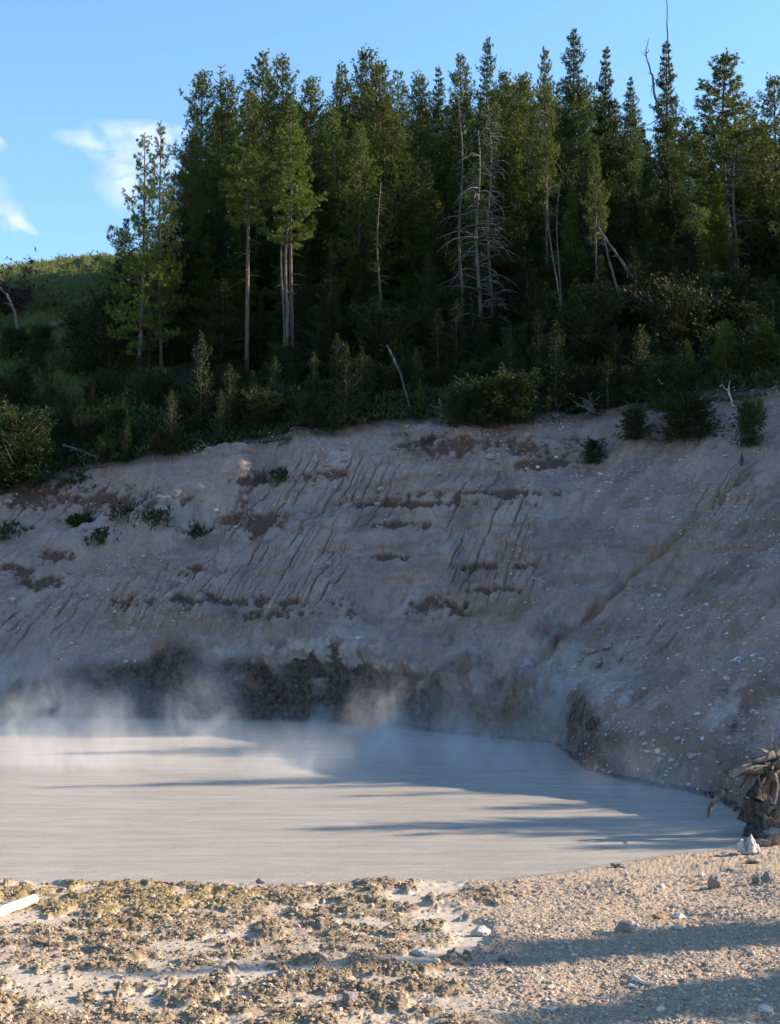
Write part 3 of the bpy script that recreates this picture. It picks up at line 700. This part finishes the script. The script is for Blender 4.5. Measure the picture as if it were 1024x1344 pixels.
snag(628, 172, 79.6, 60, 3, 'grey dead tree with drooping curved boughs in front of the forest', rr=.010, blen=2.8, lo=.10, curl=-.22)
snag(602, 125, 80.5, 40, 4, 'thin straight dead trunk with short twigs left of the curved-bough snag', rr=.006, blen=.7, lo=.2)
snag(640, 130, 80.3, 90, 5, 'brownish dead tree full of fine twigs behind the curved-bough snag', rr=.006, blen=1.7, lo=.08)
snag(718, 230, 79, 14, 6, 'slim leaning dead pole between the two tall spruces', (-.9, 0), .007, -.1, .7)
snag(733, 250, 79.5, 10, 16, 'bare dead pole right of the slim leaning one', (0, 0), .007, -.1, .5)
snag(783, 280, 77, 14, 26, 'straight pale dead trunk below the half-dead pine', (0, 0), .011, -.1, .6)
snag(906, 250, 90, 18, 36, 'leaning dead trunk in the bright gap at right', (1.0, 0), .008, -.1, .8)
snag(290, 85, 97, 60, 46, 'brown dry treetop standing above the left forest', (0, 0), .006, .05, 1.3, .7, M_bark)
snag(383, 210, 80.3, 26, 56, 'pale pole rising through the sunlit olive pine', (.3, 0), .010, -.12, .9)
snag(372, 290, 80.5, 8, 66, 'bare trunk standing left beside the pale pole', (.0, 0), .013, -.12, .6)
snag(500, 240, 81, 26, 76, 'brown bare trunk in the middle of the forest shade', (.0, 0), .010, -.12, .8, mat=M_bark)
snag(240, 330, 86, 10, 86, 'slender dead stem at the left foot of the forest', (-.5, 0), .008, -.12, .7)
snag(966, 160, 82, 60, 96, 'silver dead boughs around a trunk inside the large right-hand pine', (0, 0), .010, -.14, 1.9, .25)
# spike and crooked bough over the dark spruce
def deadline(name, pts, r0, r1, label, cat, mat=M_dead, twigs=0, seed=1, k=6):
    g = np.random.default_rng(seed); pts = np.array(pts, float); o = empty(name, pts[0]); tag(o, label, cat)
    t_ = np.linspace(0, 1, len(pts)); T = np.linspace(0, 1, 5 * len(pts)); q = np.stack([np.interp(T, t_, pts[:, c]) for c in range(3)], -1) - pts[0]
    q[1:-1] = (q[:-2] + 2 * q[1:-1] + q[2:]) / 4; q[1:-1] += g.normal(size=q[1:-1].shape) * r0 * .18
    b = Bag(); b.tube(q, np.linspace(r0, r1, len(q)) * g.uniform(.9, 1.1, len(q)), k); build(b, 'stem', mat, o)
    if twigs:
        b = Bag()
        for i in range(twigs):
            j = int(g.integers(len(q) // 4, len(q))); limbs(b, q[j], g.normal(size=3) + [0, 0, .4], g.uniform(.25, .9) * max(1, r0 * 8), r1 + r0 * .15, g, 0, 5, 3)
        build(b, 'twigs', mat, o)
    return o
deadline('dead_spike', [at(880, 110, 89), at(877, 60, 89), at(875, 0, 89), at(875, -60, 89)], .07, .012, 'long bare spike of a dead top rising out of the picture above the dark spruce', 'dead tree', M_dead, 3)
deadline('dead_bough', [at(872, 170, 88.6), at(858, 120, 88.6), at(857, 100, 88.6), at(848, 74, 88.6), at(851, 50, 88.6)], .10, .02, 'crooked dead bough reaching into the sky notch left of the spike', 'dead bough', M_dead, 9, 3)
deadline('dead_bough', [at(866, 155, 88.4), at(850, 165, 88.4), at(838, 158, 88.4)], .04, .01, 'short low dead bough below the crooked one in the sky notch', 'dead bough', M_dead, 4, 4)
deadline('leaning_log', [at(857, 402, 76), at(821, 350, 76.5), at(785, 298, 77)], .13, .05, 'grey dead trunk leaning down to the right among the right-hand trees', 'log', M_dead, 5, 5)
deadline('leaning_log', [at(815, 395, 76.5), at(802, 350, 77), at(792, 310, 77.5)], .09, .04, 'thinner leaning dead trunk left of the grey leaning one', 'log', M_dead, 4, 6)
def lie(px1, f1, px2, f2, n, lift):
    return [rimpoint(px1 + (px2 - px1) * k / n, f1 + (f2 - f1) * k / n) + [0, 0, lift] for k in range(n + 1)]
deadline('fallen_log', [hillpoint(66 + 20.5 * k, 436 - 5 * k) + [0, 0, .25] for k in range(5)], .20, .13, 'long grey fallen log lying in the grass of the left hill', 'log', M_dead, 3, 7)
deadline('leaning_snag', [at(24, 432, 82), at(18, 405, 82), at(8, 385, 82), at(-6, 372, 82)], .10, .05, 'pale bent dead stem leaning at the left border', 'dead tree', M_dead, 2, 8)
deadline('fallen_log', [hillpoint(-10 + 10 * k, 452 + 2 * k) + [0, 0, .2] for k in range(4)], .14, .10, 'short grey log by the pale bent stem', 'log', M_dead, 0, 9)
deadline('fallen_log', [rimpoint(80, 1.14) + [0, 0, .7], rimpoint(105, 1.08) + [0, 0, .5], rimpoint(132, 1.02) + [0, 0, .15]], .09, .05, 'bleached fallen stem lying by the left rim shrubs', 'log', M_dead, 6, 10)
deadline('fallen_log', [rimpoint(508, 1.3) + [0, 0, 2.6], rimpoint(526, 1.15) + [0, 0, 1.2], rimpoint(540, 1.05) + [0, 0, .2]], .07, .04, 'broken stem leaning above the rim at centre', 'log', M_dead, 6, 11)
deadline('fallen_branch', [rimpoint(408, 1.13) + [0, 0, .5], rimpoint(425, 1.1) + [0, 0, .6]], .05, .03, 'short pale broken branch among the shaded saplings', 'branch', M_dead, 2, 12)
deadline('exposed_root', [rimpoint(318, .99) + [0, 0, .1], rimpoint(345, .97) + [0, 0, .12], rimpoint(372, .965) + [0, 0, .18], rimpoint(383, .95) + [0, 0, .25], rimpoint(362, .925) + [0, 0, .2]], .07, .03, 'long dark root snaking over the slope below the left saplings', 'root', M_stump, 6, 13)
deadline('exposed_root', [rimpoint(262, 1.0) + [0, 0, .2], rimpoint(276, .975) + [0, 0, .25], rimpoint(280, .955) + [0, 0, .1]], .06, .03, 'pale-ended root sticking out under the rim left of the snaking root', 'root', M_dead, 7, 14)
deadline('fallen_branch', [rimpoint(100, 1.0) + [0, 0, .15], rimpoint(118, .97) + [0, 0, .2], rimpoint(135, .955) + [0, 0, .1]], .05, .025, 'tangled dead branch on the upper slope at left', 'branch', M_dead, 9, 15)
deadline('uprooted_stump', [rimpoint(770, 1.02) + [0, 0, .5], rimpoint(778, .99) + [0, 0, .5], rimpoint(779, .965) + [0, 0, .3]], .16, .07, 'pale uprooted stump with a tangle of roots on the rim right of centre', 'stump', M_dead, 22, 16)
deadline('broken_stump', [rimpoint(580, .985) - [0, 0, .1], rimpoint(580, .985) + [0, 0, .7], rimpoint(580, .985) + [-.12, 0, 1.25]], .12, .07, 'short dark broken stump standing on the rim beside the low shrub', 'stump', M_stump, 3, 17)
deadline('fallen_branch', [rimpoint(874, 1.02) + [0, 0, .6], rimpoint(858, 1.06) + [0, 0, 1.3]], .06, .035, 'short bleached stick slanting before the yellow bush', 'branch', M_drift, 1, 18)
deadline('fallen_branch', [rimpoint(966, .94) + [0, 0, .2], rimpoint(958, .95) + [0, 0, .9]], .045, .03, 'small white forked stick standing on the slope at right', 'branch', M_drift, 2, 19)
deadline('dark_log', [rimpoint(950, .985) + [0, 0, .05], rimpoint(985, .99) + [0, 0, .12], rimpoint(1040, 1.0) + [0, 0, .1]], .14, .16, 'dark log bedded in the rim at the right border', 'log', M_stump, 2, 20)
# rusty bare bush on the grass hill at left
for px, f, s_, lab in ((12, 408, 5.0, 'large rusty brown bush on the crest of the left hill'), (46, 404, 3.2, 'smaller rusty brown bush right of the large one on the left hill'), (-30, 410, 5, 'rusty brown bush cut by the left border')):
    g = np.random.default_rng(int(px) + 90); p = hillpoint(px, f); o = tag(empty('bare_bush', p), lab, 'bush'); b, lf = Bag(), Bag()
    for i in range(60):
        a = g.uniform(0, 6.28); pts = np.array(limbs(b, [g.normal() * .4, g.normal() * .4, 0], [math.cos(a), math.sin(a), g.uniform(.25, 1.2)], s_ * g.uniform(.3, .85), .035, g, .0, 6, 3))
        lf.tufts(np.repeat(pts[2:], 5, 0) + g.normal(size=(25, 3)) * .22, g.normal(size=(25, 3)), 7, .3, .06, 1, g)
    build(b, 'stems', M_bark, o); build(lf, 'twigs', M_brown, o, False)
p = hillpoint(42, 478); stand('young_pine', 'youngA', p[0], p[1], 5.0, .9, 'dark lone pine sapling on the left hill below the rusty bush', 'young tree')

# ------------------------------------------------------------------ grass, small plants, stones
def gather(sel, n, g):
    idx = np.argwhere(sel); k = idx[g.integers(0, len(idx), n)]; return HP[k[:, 0], k[:, 1]]
sel = (meadow > .5) & (HPX > -120) & (HPX < 300) & (np.abs(U) < .36)[None]
Pt = gather(sel, 26000, gf) + gf.normal(size=(26000, 3)) * [.4, .4, 0]
b = Bag(); b.tufts(Pt, np.tile([0, 0, 1.], (len(Pt), 1)), 3, .30, .06, .35, gf)
tag(build(b, 'grass', M_grass, None, False), 'green meadow grass on the left hill', 'grass', kind='stuff')
sel = (forest > .5) & (HFR > 1.02) & (HFR < 1.8) & (HPX > -30) & (np.abs(U) < .33)[None]
Pt = gather(sel, 15000, gf) + gf.normal(size=(15000, 3)) * [.2, .2, 0]
b = Bag(); b.tufts(Pt, np.tile([0, 0, 1.], (len(Pt), 1)), 5, .38, .10, .7, gf)
tag(build(b, 'undergrowth', M_shrub, None, False), 'low green plants covering the forest floor', 'undergrowth', kind='stuff')
for px, py, s_ in ((132, 668, .5), (165, 677, .55), (202, 683, .6), (236, 672, .55), (138, 708, .6), (254, 699, .45), (112, 688, .35), (95, 632, .8), (8, 700, .6), (12, 738, .5), (370, 627, .55), (100, 690, .3)):
    d = np.hypot(HPX - px, HPY - py); i, j = np.unravel_index(d.argmin(), d.shape); p = HP[i, j]
    o = tag(empty('weed_tuft', p), 'low dark green weed tuft on the upper left slope', 'plant', 'weed tufts on the upper left slope')
    b = Bag(); g = np.random.default_rng(px); n = 60
    Q = g.normal(size=(n, 3)) * [s_ * .75, s_ * .5, .04] + [0, 0, .05]; Q[:, 2] += -Q[:, 1] * 0 + .75 * Q[:, 1]
    b.tufts(Q, np.tile([0, -.3, 1.], (n, 1)), 6, .30, .06, .6, g); build(b, 'leaves', M_shrub, o, False)
    b = Bag()
    for k in range(8): limbs(b, [g.normal() * s_ * .3, 0, 0], [g.normal(), g.normal(), 1], .3, .01, g, 0, 3, 3)
    build(b, 'stems', M_bark, o)

# icosahedra for stones
ph = (1 + 5 ** .5) / 2
ICO = np.array([(-1, ph, 0), (1, ph, 0), (-1, -ph, 0), (1, -ph, 0), (0, -1, ph), (0, 1, ph), (0, -1, -ph), (0, 1, -ph), (ph, 0, -1), (ph, 0, 1), (-ph, 0, -1), (-ph, 0, 1)]) / math.hypot(1, ph)
ICF = np.array([(0, 11, 5), (0, 5, 1), (0, 1, 7), (0, 7, 10), (0, 10, 11), (1, 5, 9), (5, 11, 4), (11, 10, 2), (10, 7, 6), (7, 1, 8), (3, 9, 4), (3, 4, 2), (3, 2, 6), (3, 6, 8), (3, 8, 9), (4, 9, 5), (2, 4, 11), (6, 2, 10), (8, 6, 7), (9, 8, 1)])
def subdiv(V, Fc):
    V = list(map(tuple, V)); mid = {}; out = []
    def m(a, b):
        k = (min(a, b), max(a, b))
        if k not in mid:
            p = np.array(V[a]) + np.array(V[b]); V.append(tuple(p / np.linalg.norm(p))); mid[k] = len(V) - 1
        return mid[k]
    for a, b, c in Fc:
        x, y, z_ = m(a, b), m(b, c), m(c, a); out += [(a, x, z_), (b, y, x), (c, z_, y), (x, y, z_)]
    return np.array(V), np.array(out)
def stones(name, Pos, size, mat, cols, flat=.7, g=gf):
    n = len(Pos); k = len(ICO)
    S = size[:, None, None] * ICO[None] * g.uniform(.6, 1.25, (n, 1, 3)) * g.uniform(.75, 1.2, (n, k, 1)) * [1, 1, flat]
    a = g.uniform(0, 6.28, n); ca, sa = np.cos(a)[:, None], np.sin(a)[:, None]
    V = np.stack([S[..., 0] * ca - S[..., 1] * sa, S[..., 0] * sa + S[..., 1] * ca, S[..., 2]], -1) + Pos[:, None]
    return mesh(name, V.reshape(-1, 3), (ICF[None] + np.arange(n)[:, None, None] * k).reshape(-1, 3), mat, smooth=False, cols=np.repeat(cols, k, 0))
t = NT('loose_stones'); v = t.obj()
c_ = t.mix(t.math('MULTIPLY', t.ramp(t.noise(45, 3, v), .4, .7), .4), t.attr('col').outputs['Color'], (.33, .27, .22))
M_stones = t.done(c_, .93, t.bump(t.noise(90, 3, v), .5, .01), .2)
def pal(n, lst, g):
    L = np.array(lst); return L[g.integers(0, len(L), n)] * g.uniform(.75, 1.2, (n, 1))
# gravel on the right and crumbs of crust on the clods
J, I = np.meshgrid(np.arange(nb), np.arange(len(U)), indexing='ij')
okg = (rows[:, None] > 12.6) & (np.abs(U)[None] < .33) & (de_ := (polydist(GV[:, 0], GV[:, 1], beach).reshape(nb, -1) > .12)) & (~inside(GV[:, 0], GV[:, 1]).reshape(nb, -1))
def gpick(wt, n):
    ok = np.argwhere(okg & (wt > gf.uniform(0, 1, wt.shape))); k = ok[gf.integers(0, len(ok), n)]
    return GV.reshape(nb, len(U), 3)[k[:, 0], k[:, 1]]
n = 26000; Pg = gpick(gr, n); sz = np.clip(gf.lognormal(-4.45, .5, n), .006, .06)
tag(stones('gravel', Pg, sz, M_stones, pal(n, [(.43, .33, .235), (.36, .265, .185), (.55, .455, .355), (.28, .20, .14), (.48, .37, .26)], gf)), 'pinkish gravel strewn over the right of the near shore', 'gravel', kind='stuff')
n = 22000; Pg = gpick(np.maximum(mound, .22 * (1 - gr) * near) * (1 - .85 * chm), n) ; sz = np.clip(gf.lognormal(-4.6, .62, n), .005, .06)
tag(stones('mud_crumbs', Pg + [0, 0, .006], sz, M_stones, pal(n, [(.36, .26, .155), (.25, .175, .10), (.46, .36, .24), (.17, .12, .075)], gf), .75), 'crumbly tan mud crust scattered over the near shore', 'mud crumbs', kind='stuff')
# scree on the slope
sel = (HBM > .5) & (np.abs(U) < .31)[None]
wgt = ss(-.2, .6, fbm2(HP[..., 0] * .4, HP[..., 2] * .6, 3, 140) + .45 * ss(650, 900, HPX)) 
sel &= wgt > gf.uniform(0, 1, wgt.shape)
n = 15000; Ps = gather(sel, n, gf); sz = np.clip(gf.lognormal(-3.75, .6, n), .012, .15)
tag(stones('scree', Ps, sz, M_stones, pal(n, [(.46, .37, .33), (.36, .28, .25), (.58, .50, .46), (.42, .33, .28)], gf), .6), 'small pale scree lying over the shaded slope', 'scree', kind='stuff')

I1 = subdiv(ICO, ICF); I2 = subdiv(*I1); I3 = subdiv(*I2)
def rock(name, p, s, mat, label, seed, cat='rock', group=None, amp=.35, fr_=1.6, parts=None, base=I3):
    g = np.random.default_rng(seed); V = base[0].copy(); o_ = g.uniform(0, 50, 3)
    d = 1 + amp * fbm3(V[:, 0] * fr_ + o_[0], V[:, 1] * fr_ + o_[1], V[:, 2] * fr_ + o_[2], 4, seed)
    for k in range(7):                                       # planed facets
        nrm = g.normal(size=3); nrm /= np.linalg.norm(nrm); h = g.uniform(.62, .9); dd = V @ nrm; d = np.minimum(d, np.where(dd > .1, h / np.maximum(dd, .1), 9))
    V = V * d[:, None] * np.array(s)
    a = g.uniform(-.5, .5); V = np.stack([V[:, 0] * math.cos(a) - V[:, 1] * math.sin(a), V[:, 0] * math.sin(a) + V[:, 1] * math.cos(a), V[:, 2]], -1)
    o = mesh(name, V, base[1], mat, smooth=True); o.location = [float(v_) for v_ in p]
    return tag(o, label, cat, group)
def onground(px, py):
    z0 = .2
    for k in range(6):
        p = onz(px, py, z0); z0 = float(gz(p[0], p[1]))
    p[2] = z0; return p
FG = [(937, 1166, .12, .10, .14, M_rockg, 'tan-grey rock standing alone on the sunlit right shore'),
      (995, 1158, .10, .09, .10, M_rockg, 'left one of two touching grey stones near the right border'), (1008, 1157, .09, .09, .11, M_rockg, 'right one of two touching grey stones near the right border'),
      (820, 1224, .13, .10, .09, M_rockg, 'rounded grey rock in the edge of the upper shadow band'), (890, 1206, .09, .08, .06, M_rockw, 'pale stone just above the upper shadow band'),
      (868, 1209, .15, .10, .06, M_rockb, 'flat brown stone left of the pale stone above the shadow band'), (632, 1228, .15, .12, .08, M_rockw, 'white rock at the end of the pale mud rill'),
      (552, 1248, .11, .09, .06, M_rockw, 'small whitish rock left below the mud rill'), (390, 1327, .10, .08, .05, M_rockw, 'flat white stone on the clods near the bottom border'),
      (812, 1138, .13, .10, .06, M_rockg, 'low grey stone at the edge of the water'), (1016, 1106, .26, .15, .12, M_rockb, 'orange-brown stone at the right border beside the forked white rock'),
      (868, 1166, .07, .06, .05, M_rockw, 'small whitish stone left of the tan-grey rock'), (990, 1133, .13, .1, .05, M_rockg, 'flat grey stone below the forked white rock'),
      (960, 1143, .10, .07, .04, M_rockg, 'low flat stone left of the pair of grey stones'), (885, 1192, .08, .06, .05, M_rockg, 'small brown-grey stone in the gravel left of the shadow tip'),
      (928, 1270, .07, .06, .045, M_rockg, 'small grey stone between the two shadow bands'), (664, 1262, .10, .08, .06, M_rockg, 'grey clod-like stone in the middle of the upper shadow band'),
      (1005, 1330, .09, .08, .05, M_rockw, 'pale stone in the lower right corner'), (665, 1275, .05, .05, .03, M_rockw, 'small pale pebble below the grey clod-like stone'), (725, 1326, .06, .05, .03, M_rockw, 'white pebble near the bottom border right of centre'),
      (342, 1160, .07, .06, .06, M_rockg, 'small upright stone at the near waterline left of centre'), (460, 1312, .08, .07, .07, M_rockg, 'dark lump of stone in the clods near the bottom border'),
      (920, 1150, .06, .05, .04, M_rockw, 'whitish pebble above the tan-grey rock')]
for i, (px, py, a, b_, c_, m_, lab) in enumerate(FG):
    p = onground(px, py); rock('rock', p + [0, 0, c_ * .45], (a, b_, c_), m_, lab, 200 + i, 'stone')
# the forked white rock: two horns on one base
p = onground(982, 1122); g = np.random.default_rng(4)
V = I3[0].copy(); d = 1 + .30 * fbm3(V[:, 0] * 2.4, V[:, 1] * 2.4, V[:, 2] * 2.4, 4, 61)
V = V * d[:, None]; r_ = np.hypot(V[:, 0], V[:, 1])
V[:, 2] = np.where(V[:, 2] > 0, V[:, 2] * (1.35 - 1.25 * np.exp(-((V[:, 0] + .22) / .20) ** 2) + .45 * np.exp(-((V[:, 0] - .25) / .25) ** 2)), V[:, 2] * .4)
V += .10 * np.stack([fbm3(V[:, 0] * 6, V[:, 1] * 6, V[:, 2] * 6, 2, 71 + k) for k in range(3)], -1)
o = mesh('forked_rock', V * [.185, .13, .165], I3[1], M_rockw); o.location = [float(v_) for v_ in p + [0, 0, .06]]
tag(o, 'white forked rock with two horns on the shore near the stump', 'rock')
# stones lying on the slope
q3_ = 0
bs = [(450, 590, .22), (453, 603, .3), (410, 636, .2), (440, 640, .2), (575, 622, .3), (590, 612, .2), (535, 560, .2), (555, 565, .22), (590, 572, .25), (645, 600, .28), (655, 618, .25), (500, 640, .25), (470, 652, .18), (495, 660, .2), (375, 657, .15), (405, 672, .18),
      (120, 695, .16), (213, 697, .2), (15, 790, .3), (45, 795, .25), (10, 660, .3), (660, 705, .35), (720, 685, .3), (730, 680, .2), (345, 700, .15), (430, 605, .15), (520, 600, .16), (630, 575, .16), (690, 640, .18), (760, 640, .16), (890, 972, .18), (905, 990, .3), (935, 960, .2), (960, 950, .25), (975, 965, .2), (845, 985, .2), (870, 1000, .2), (990, 935, .25), (800, 850, .3), (775, 855, .35), (785, 870, .3), (815, 862, .2), (760, 868, .2), (1005, 945, .22), (890, 1005, .2), (915, 1010, .2), (950, 905, .2)]
for i, (px, py, s_) in enumerate(bs):
    d = np.hypot(HPX - px, HPY - py) + np.where(HP[..., 2] > .3, 0, 1e3); k = np.unravel_index(d.argmin(), d.shape); s_ *= .62 if py < 880 else .42
    rock('slope_stone', HP[k] + HN[k] * s_ * .25, (s_ * 1.2, s_, s_ * .75), M_rockbank, 'pale angular stone resting on the shaded slope', 300 + i, 'stone', 'stones resting on the slope', base=I2)
for i, (px, py, s_) in enumerate(((1032, 1066, .8), (1000, 1090, .5), (1016, 1085, .55), (992, 1100, .22), (1018, 1098, .3), (1002, 1106, .2))):
    p = onz(px, py, .1); rock('shore_boulder', [p[0], p[1], .05 + .1 * s_], (s_, s_ * .8, s_ * .6), M_rockg if i > 3 else M_stump, 'dark muddy boulder under the root stump at the waterline', 400 + i, 'boulder', 'boulders under the stump')

# the weathered stump with roots at the right border
g = np.random.default_rng(9); YSt = 28.6
o = tag(empty('root_stump', at(990, 1070, YSt)), 'weathered dark stump with twisted roots standing at the water near the right border', 'stump')
A = lambda px, py, dy=0.0: at(px, py, YSt + dy) - at(990, 1070, YSt)
def curve(pts, r, k=8, n=5):
    pts = np.array(pts, float); t_ = np.arange(len(pts)); T = np.linspace(0, len(pts) - 1, n * len(pts))
    q = np.stack([np.interp(T, t_, pts[:, c]) for c in range(3)], -1)
    for _ in range(3): q[1:-1] = (q[:-2] + 2 * q[1:-1] + q[2:]) / 4
    rr_ = np.interp(T, t_, r); return q, rr_
def gnarly(bag, pts, r, k=14, n=7, amp=.25):
    q, rr_ = curve(pts, r, k, n); b0 = bag.n; bag.tube(q, rr_, k); V = bag.V[-2]
    c = np.repeat(q, k, 0); th = np.tile(np.arange(k) / k * 2 * math.pi, len(q)); L = np.repeat(np.arange(len(q)), k)
    f_ = 1 + amp * (n2(th * 2.2 + 3, L * .10, 7) + .6 * n2(th * 5, L * .2, 8)) 
    bag.V[-2] = c + (V - c) * f_[:, None]
b = Bag(); gnarly(b, [A(984, 1080), A(991, 1052), A(1003, 1024, .1), A(1016, 1002, .2), A(1030, 990, .3)], [.24, .20, .18, .17, .12], 22, 9, .35); build(b, 'trunk', M_stump, o)
for pts, r in (([A(1016, 990, -.1), A(996, 997, -.2), A(985, 1000, -.25), A(978, 992, -.2)], [.08, .065, .045, .015]),
               ([A(1000, 1010, -.2), A(975, 1008, -.3), A(960, 1018, -.3), A(952, 1040, -.3), A(936, 1052, -.3), A(930, 1066, -.3), A(929, 1074, -.3)], [.10, .08, .068, .06, .048, .036, .022]),
               ([A(985, 1013, -.1), A(962, 1015, -.2), A(950, 1012, -.2), A(934, 1019, -.2)], [.05, .04, .03, .012]), ([A(1010, 1005, .1), A(1018, 1030, .0), A(1014, 1055, -.1), A(1006, 1068, -.1)], [.09, .075, .06, .03]),
               ([A(1015, 990, .1), A(1024, 975, .1), A(1035, 962, .1)], [.12, .1, .06]), ([A(1000, 1000, .2), A(984, 1004, .2), A(978, 1022, .2), A(970, 1034, .2)], [.07, .06, .04, .02]),
               ([A(1014, 992, -.1), A(1003, 986, -.2), A(994, 982, -.2)], [.05, .035, .012]), ([A(1020, 1000, -.1), A(1034, 1010, -.2), A(1040, 1040, -.2)], [.1, .08, .05])):
    b = Bag(); gnarly(b, pts, r, 10, 6, .3); build(b, 'root', M_root, o)
for k in range(16):
    b = Bag(); a_ = g.uniform(0, 6.28); p0 = A(1004 + g.uniform(-10, 14), 1000 + g.uniform(-14, 30), g.uniform(-.3, .2))
    limbs(b, p0, [math.cos(a_) - .5, math.sin(a_) * .5 - .3, g.uniform(-.5, .9)], g.uniform(.4, 1.0), g.uniform(.018, .04), g, g.uniform(-.25, .05), 9, 6); build(b, 'root', M_root, o)
# driftwood log and sticks on the near shore
def lay(name, pts, r0, r1, label, cat, mat, k=12, amp=.12):
    P_ = np.array([onground(*q) + [0, 0, r0 * .8] for q in pts]); o = mesh_from(P_, r0, r1, name, mat, k, amp); return tag(o, label, cat)
def mesh_from(P_, r0, r1, name, mat, k, amp):
    b = Bag(); q = P_ - P_[0]; gnarly(b, q, np.linspace(r0, r1, len(q)), k, 8, amp); o = build(b, name, mat); o.location = [float(v_) for v_ in P_[0]]; return o
lay('driftwood_log', [(-40, 1218), (-5, 1205), (20, 1195), (46, 1186)], .085, .072, 'bleached bare log lying at the left border of the shore', 'log', M_drift)
lay('stick', [(562, 1150), (572, 1153), (584, 1156)], .02, .008, 'dark curved stick at the near waterline', 'stick', M_stump, 6)
lay('stick', [(205, 1158), (218, 1160), (228, 1163)], .02, .01, 'short dark stick at the waterline left of centre', 'stick', M_stump, 6)
lay('driftwood_chip', [(832, 1287), (845, 1291), (862, 1295)], .03, .012, 'bleached splinter of wood at the upper edge of the lower shadow', 'driftwood', M_drift, 7)
lay('driftwood_chip', [(826, 1296), (838, 1298)], .02, .012, 'smaller bleached splinter left below the other', 'driftwood', M_drift, 7)

# ------------------------------------------------------------------ steam and clouds
def vapour(name, dens, scale, lo, hi, col=(1, 1, 1), stretch=(1, 1, 1), aniso=.2, dist=.6, power=1.5):
    t = NT(name); v = t.obj(); t.n.remove(t.b)
    ln = t.a('VectorMath', {0: v}, operation='LENGTH').outputs['Value']
    fall = t.math('POWER', t.math('MAXIMUM', t.math('SUBTRACT', 1.0, ln), 0.0), power)
    w_ = t.a('NewGeometry').outputs['Position']
    nz_ = t.a('TexNoise', {'Scale': scale, 'Detail': 4.0, 'Roughness': .6, 'Distortion': dist, 'Vector': t.scl(w_, stretch)}).outputs['Fac']
    d = t.math('MULTIPLY', t.math('MULTIPLY', fall, t.ramp(nz_, lo, hi)), dens)
    vol = t.a('VolumePrincipled', {'Color': col, 'Density': d, 'Anisotropy': aniso})
    t.t.links.new(vol.outputs[0], t.out.inputs['Volume'])
    return t.m
M_steam = vapour('steam', .42, .8, .38, .70, stretch=(1, .7, .5), dist=1.6, power=1.2)
def puff(name, c, s, mat, label, cat, kind, group=None, rz=0):
    o = mesh(name, I3[0] * 1.0, I3[1], mat); o.location = [float(q) for q in c]; o.scale = s; o.rotation_euler = (0, rz, 0)
    return tag(o, label, cat, group, kind)
for px, py, zc, sx, sy, sz, tl in ((40, 950, 1.8, 3.6, 2.6, 2.9, .2), (150, 955, 1.0, 3.0, 2.4, 1.9, -.2), (268, 958, 1.6, 2.2, 2.2, 2.6, .15), (500, 990, 1.5, 1.5, 1.8, 2.3, .1), (590, 985, 1.2, 1.8, 2.0, 2.0, -.15), (735, 978, 1.6, 1.7, 1.8, 3.0, .1), (380, 1020, .6, 3.0, 2.4, 1.3, 0), (120, 1010, .6, 4, 2.5, 1.3, 0), (850, 1045, .6, 2.2, 1.5, 1.2, 0), (420, 962, .5, 2.4, 2.2, 1.1, .1), (660, 1010, .6, 2.2, 2, 1.3, 0)):
    c = onz(px, py); puff('steam', [c[0], c[1], zc * .5], (sx, sy, sz), M_steam, 'thin steam drifting off the warm muddy pool', 'steam', 'stuff', None, tl)
M_plume = vapour('steam_plume', .30, .8, .36, .68, stretch=(1, .7, .6), dist=1.8, power=1.3)
for px, py, zc, sx, sz, tl in ((62, 968, 2.0, 1.5, 2.6, .2), (20, 975, 1.4, 1.3, 1.8, -.1), (262, 975, 1.9, 1.2, 2.5, .12), (300, 985, 1.2, 1.0, 1.6, -.1), (492, 1000, 1.6, .95, 2.2, -.1), (520, 1003, 1.2, .8, 1.6, .15), (600, 1000, 1.2, .9, 1.6, .1), (140, 970, 1.5, 1.0, 1.9, .1)):
    c = onz(px, py); puff('steam', [c[0], c[1], zc * .3], (sx * 1.5, 1.8, sz * .85), M_plume, 'wisp of steam rising off the warm muddy pool', 'steam', 'stuff', None, tl)
M_cloud = vapour('cloud', .045, .022, .40, .68, stretch=(1, 1, 1.5), dist=1.6, power=.9)
def wisps(lst, label):
    c0 = at(lst[0][0], lst[0][1], 1500); o = tag(empty('cloud', c0), label, 'cloud')
    for px, py, rx, ry, rot in lst:
        q = puff('wisp', at(px, py, 1500) - c0, (rx * .81, 30, ry * .81), M_cloud, None, None, None, None, rot); q.parent = o
wisps([(176, 200, 88, 42, .35), (120, 190, 60, 15, .25), (150, 235, 34, 60, -.5), (200, 178, 70, 20, .1)], 'white wispy wedge-shaped cloud beside the left edge of the forest')
wisps([(8, 278, 34, 26, .75), (30, 294, 26, 10, .5), (-14, 255, 30, 34, .6)], 'white wispy cloud cut by the left border')
wisps([(-8, 186, 20, 9, .2)], 'faint small scrap of cloud at the left border above the larger one')
#('cloud', c, (82, 40, 36), M_cloud, 'small white wispy cloud beside the left edge of the forest', 'cloud', None, rz=.45)
#('cloud', c, (42, 30, 16), M_cloud, 'white wispy cloud cut by the left border', 'cloud', None, rz=.5)
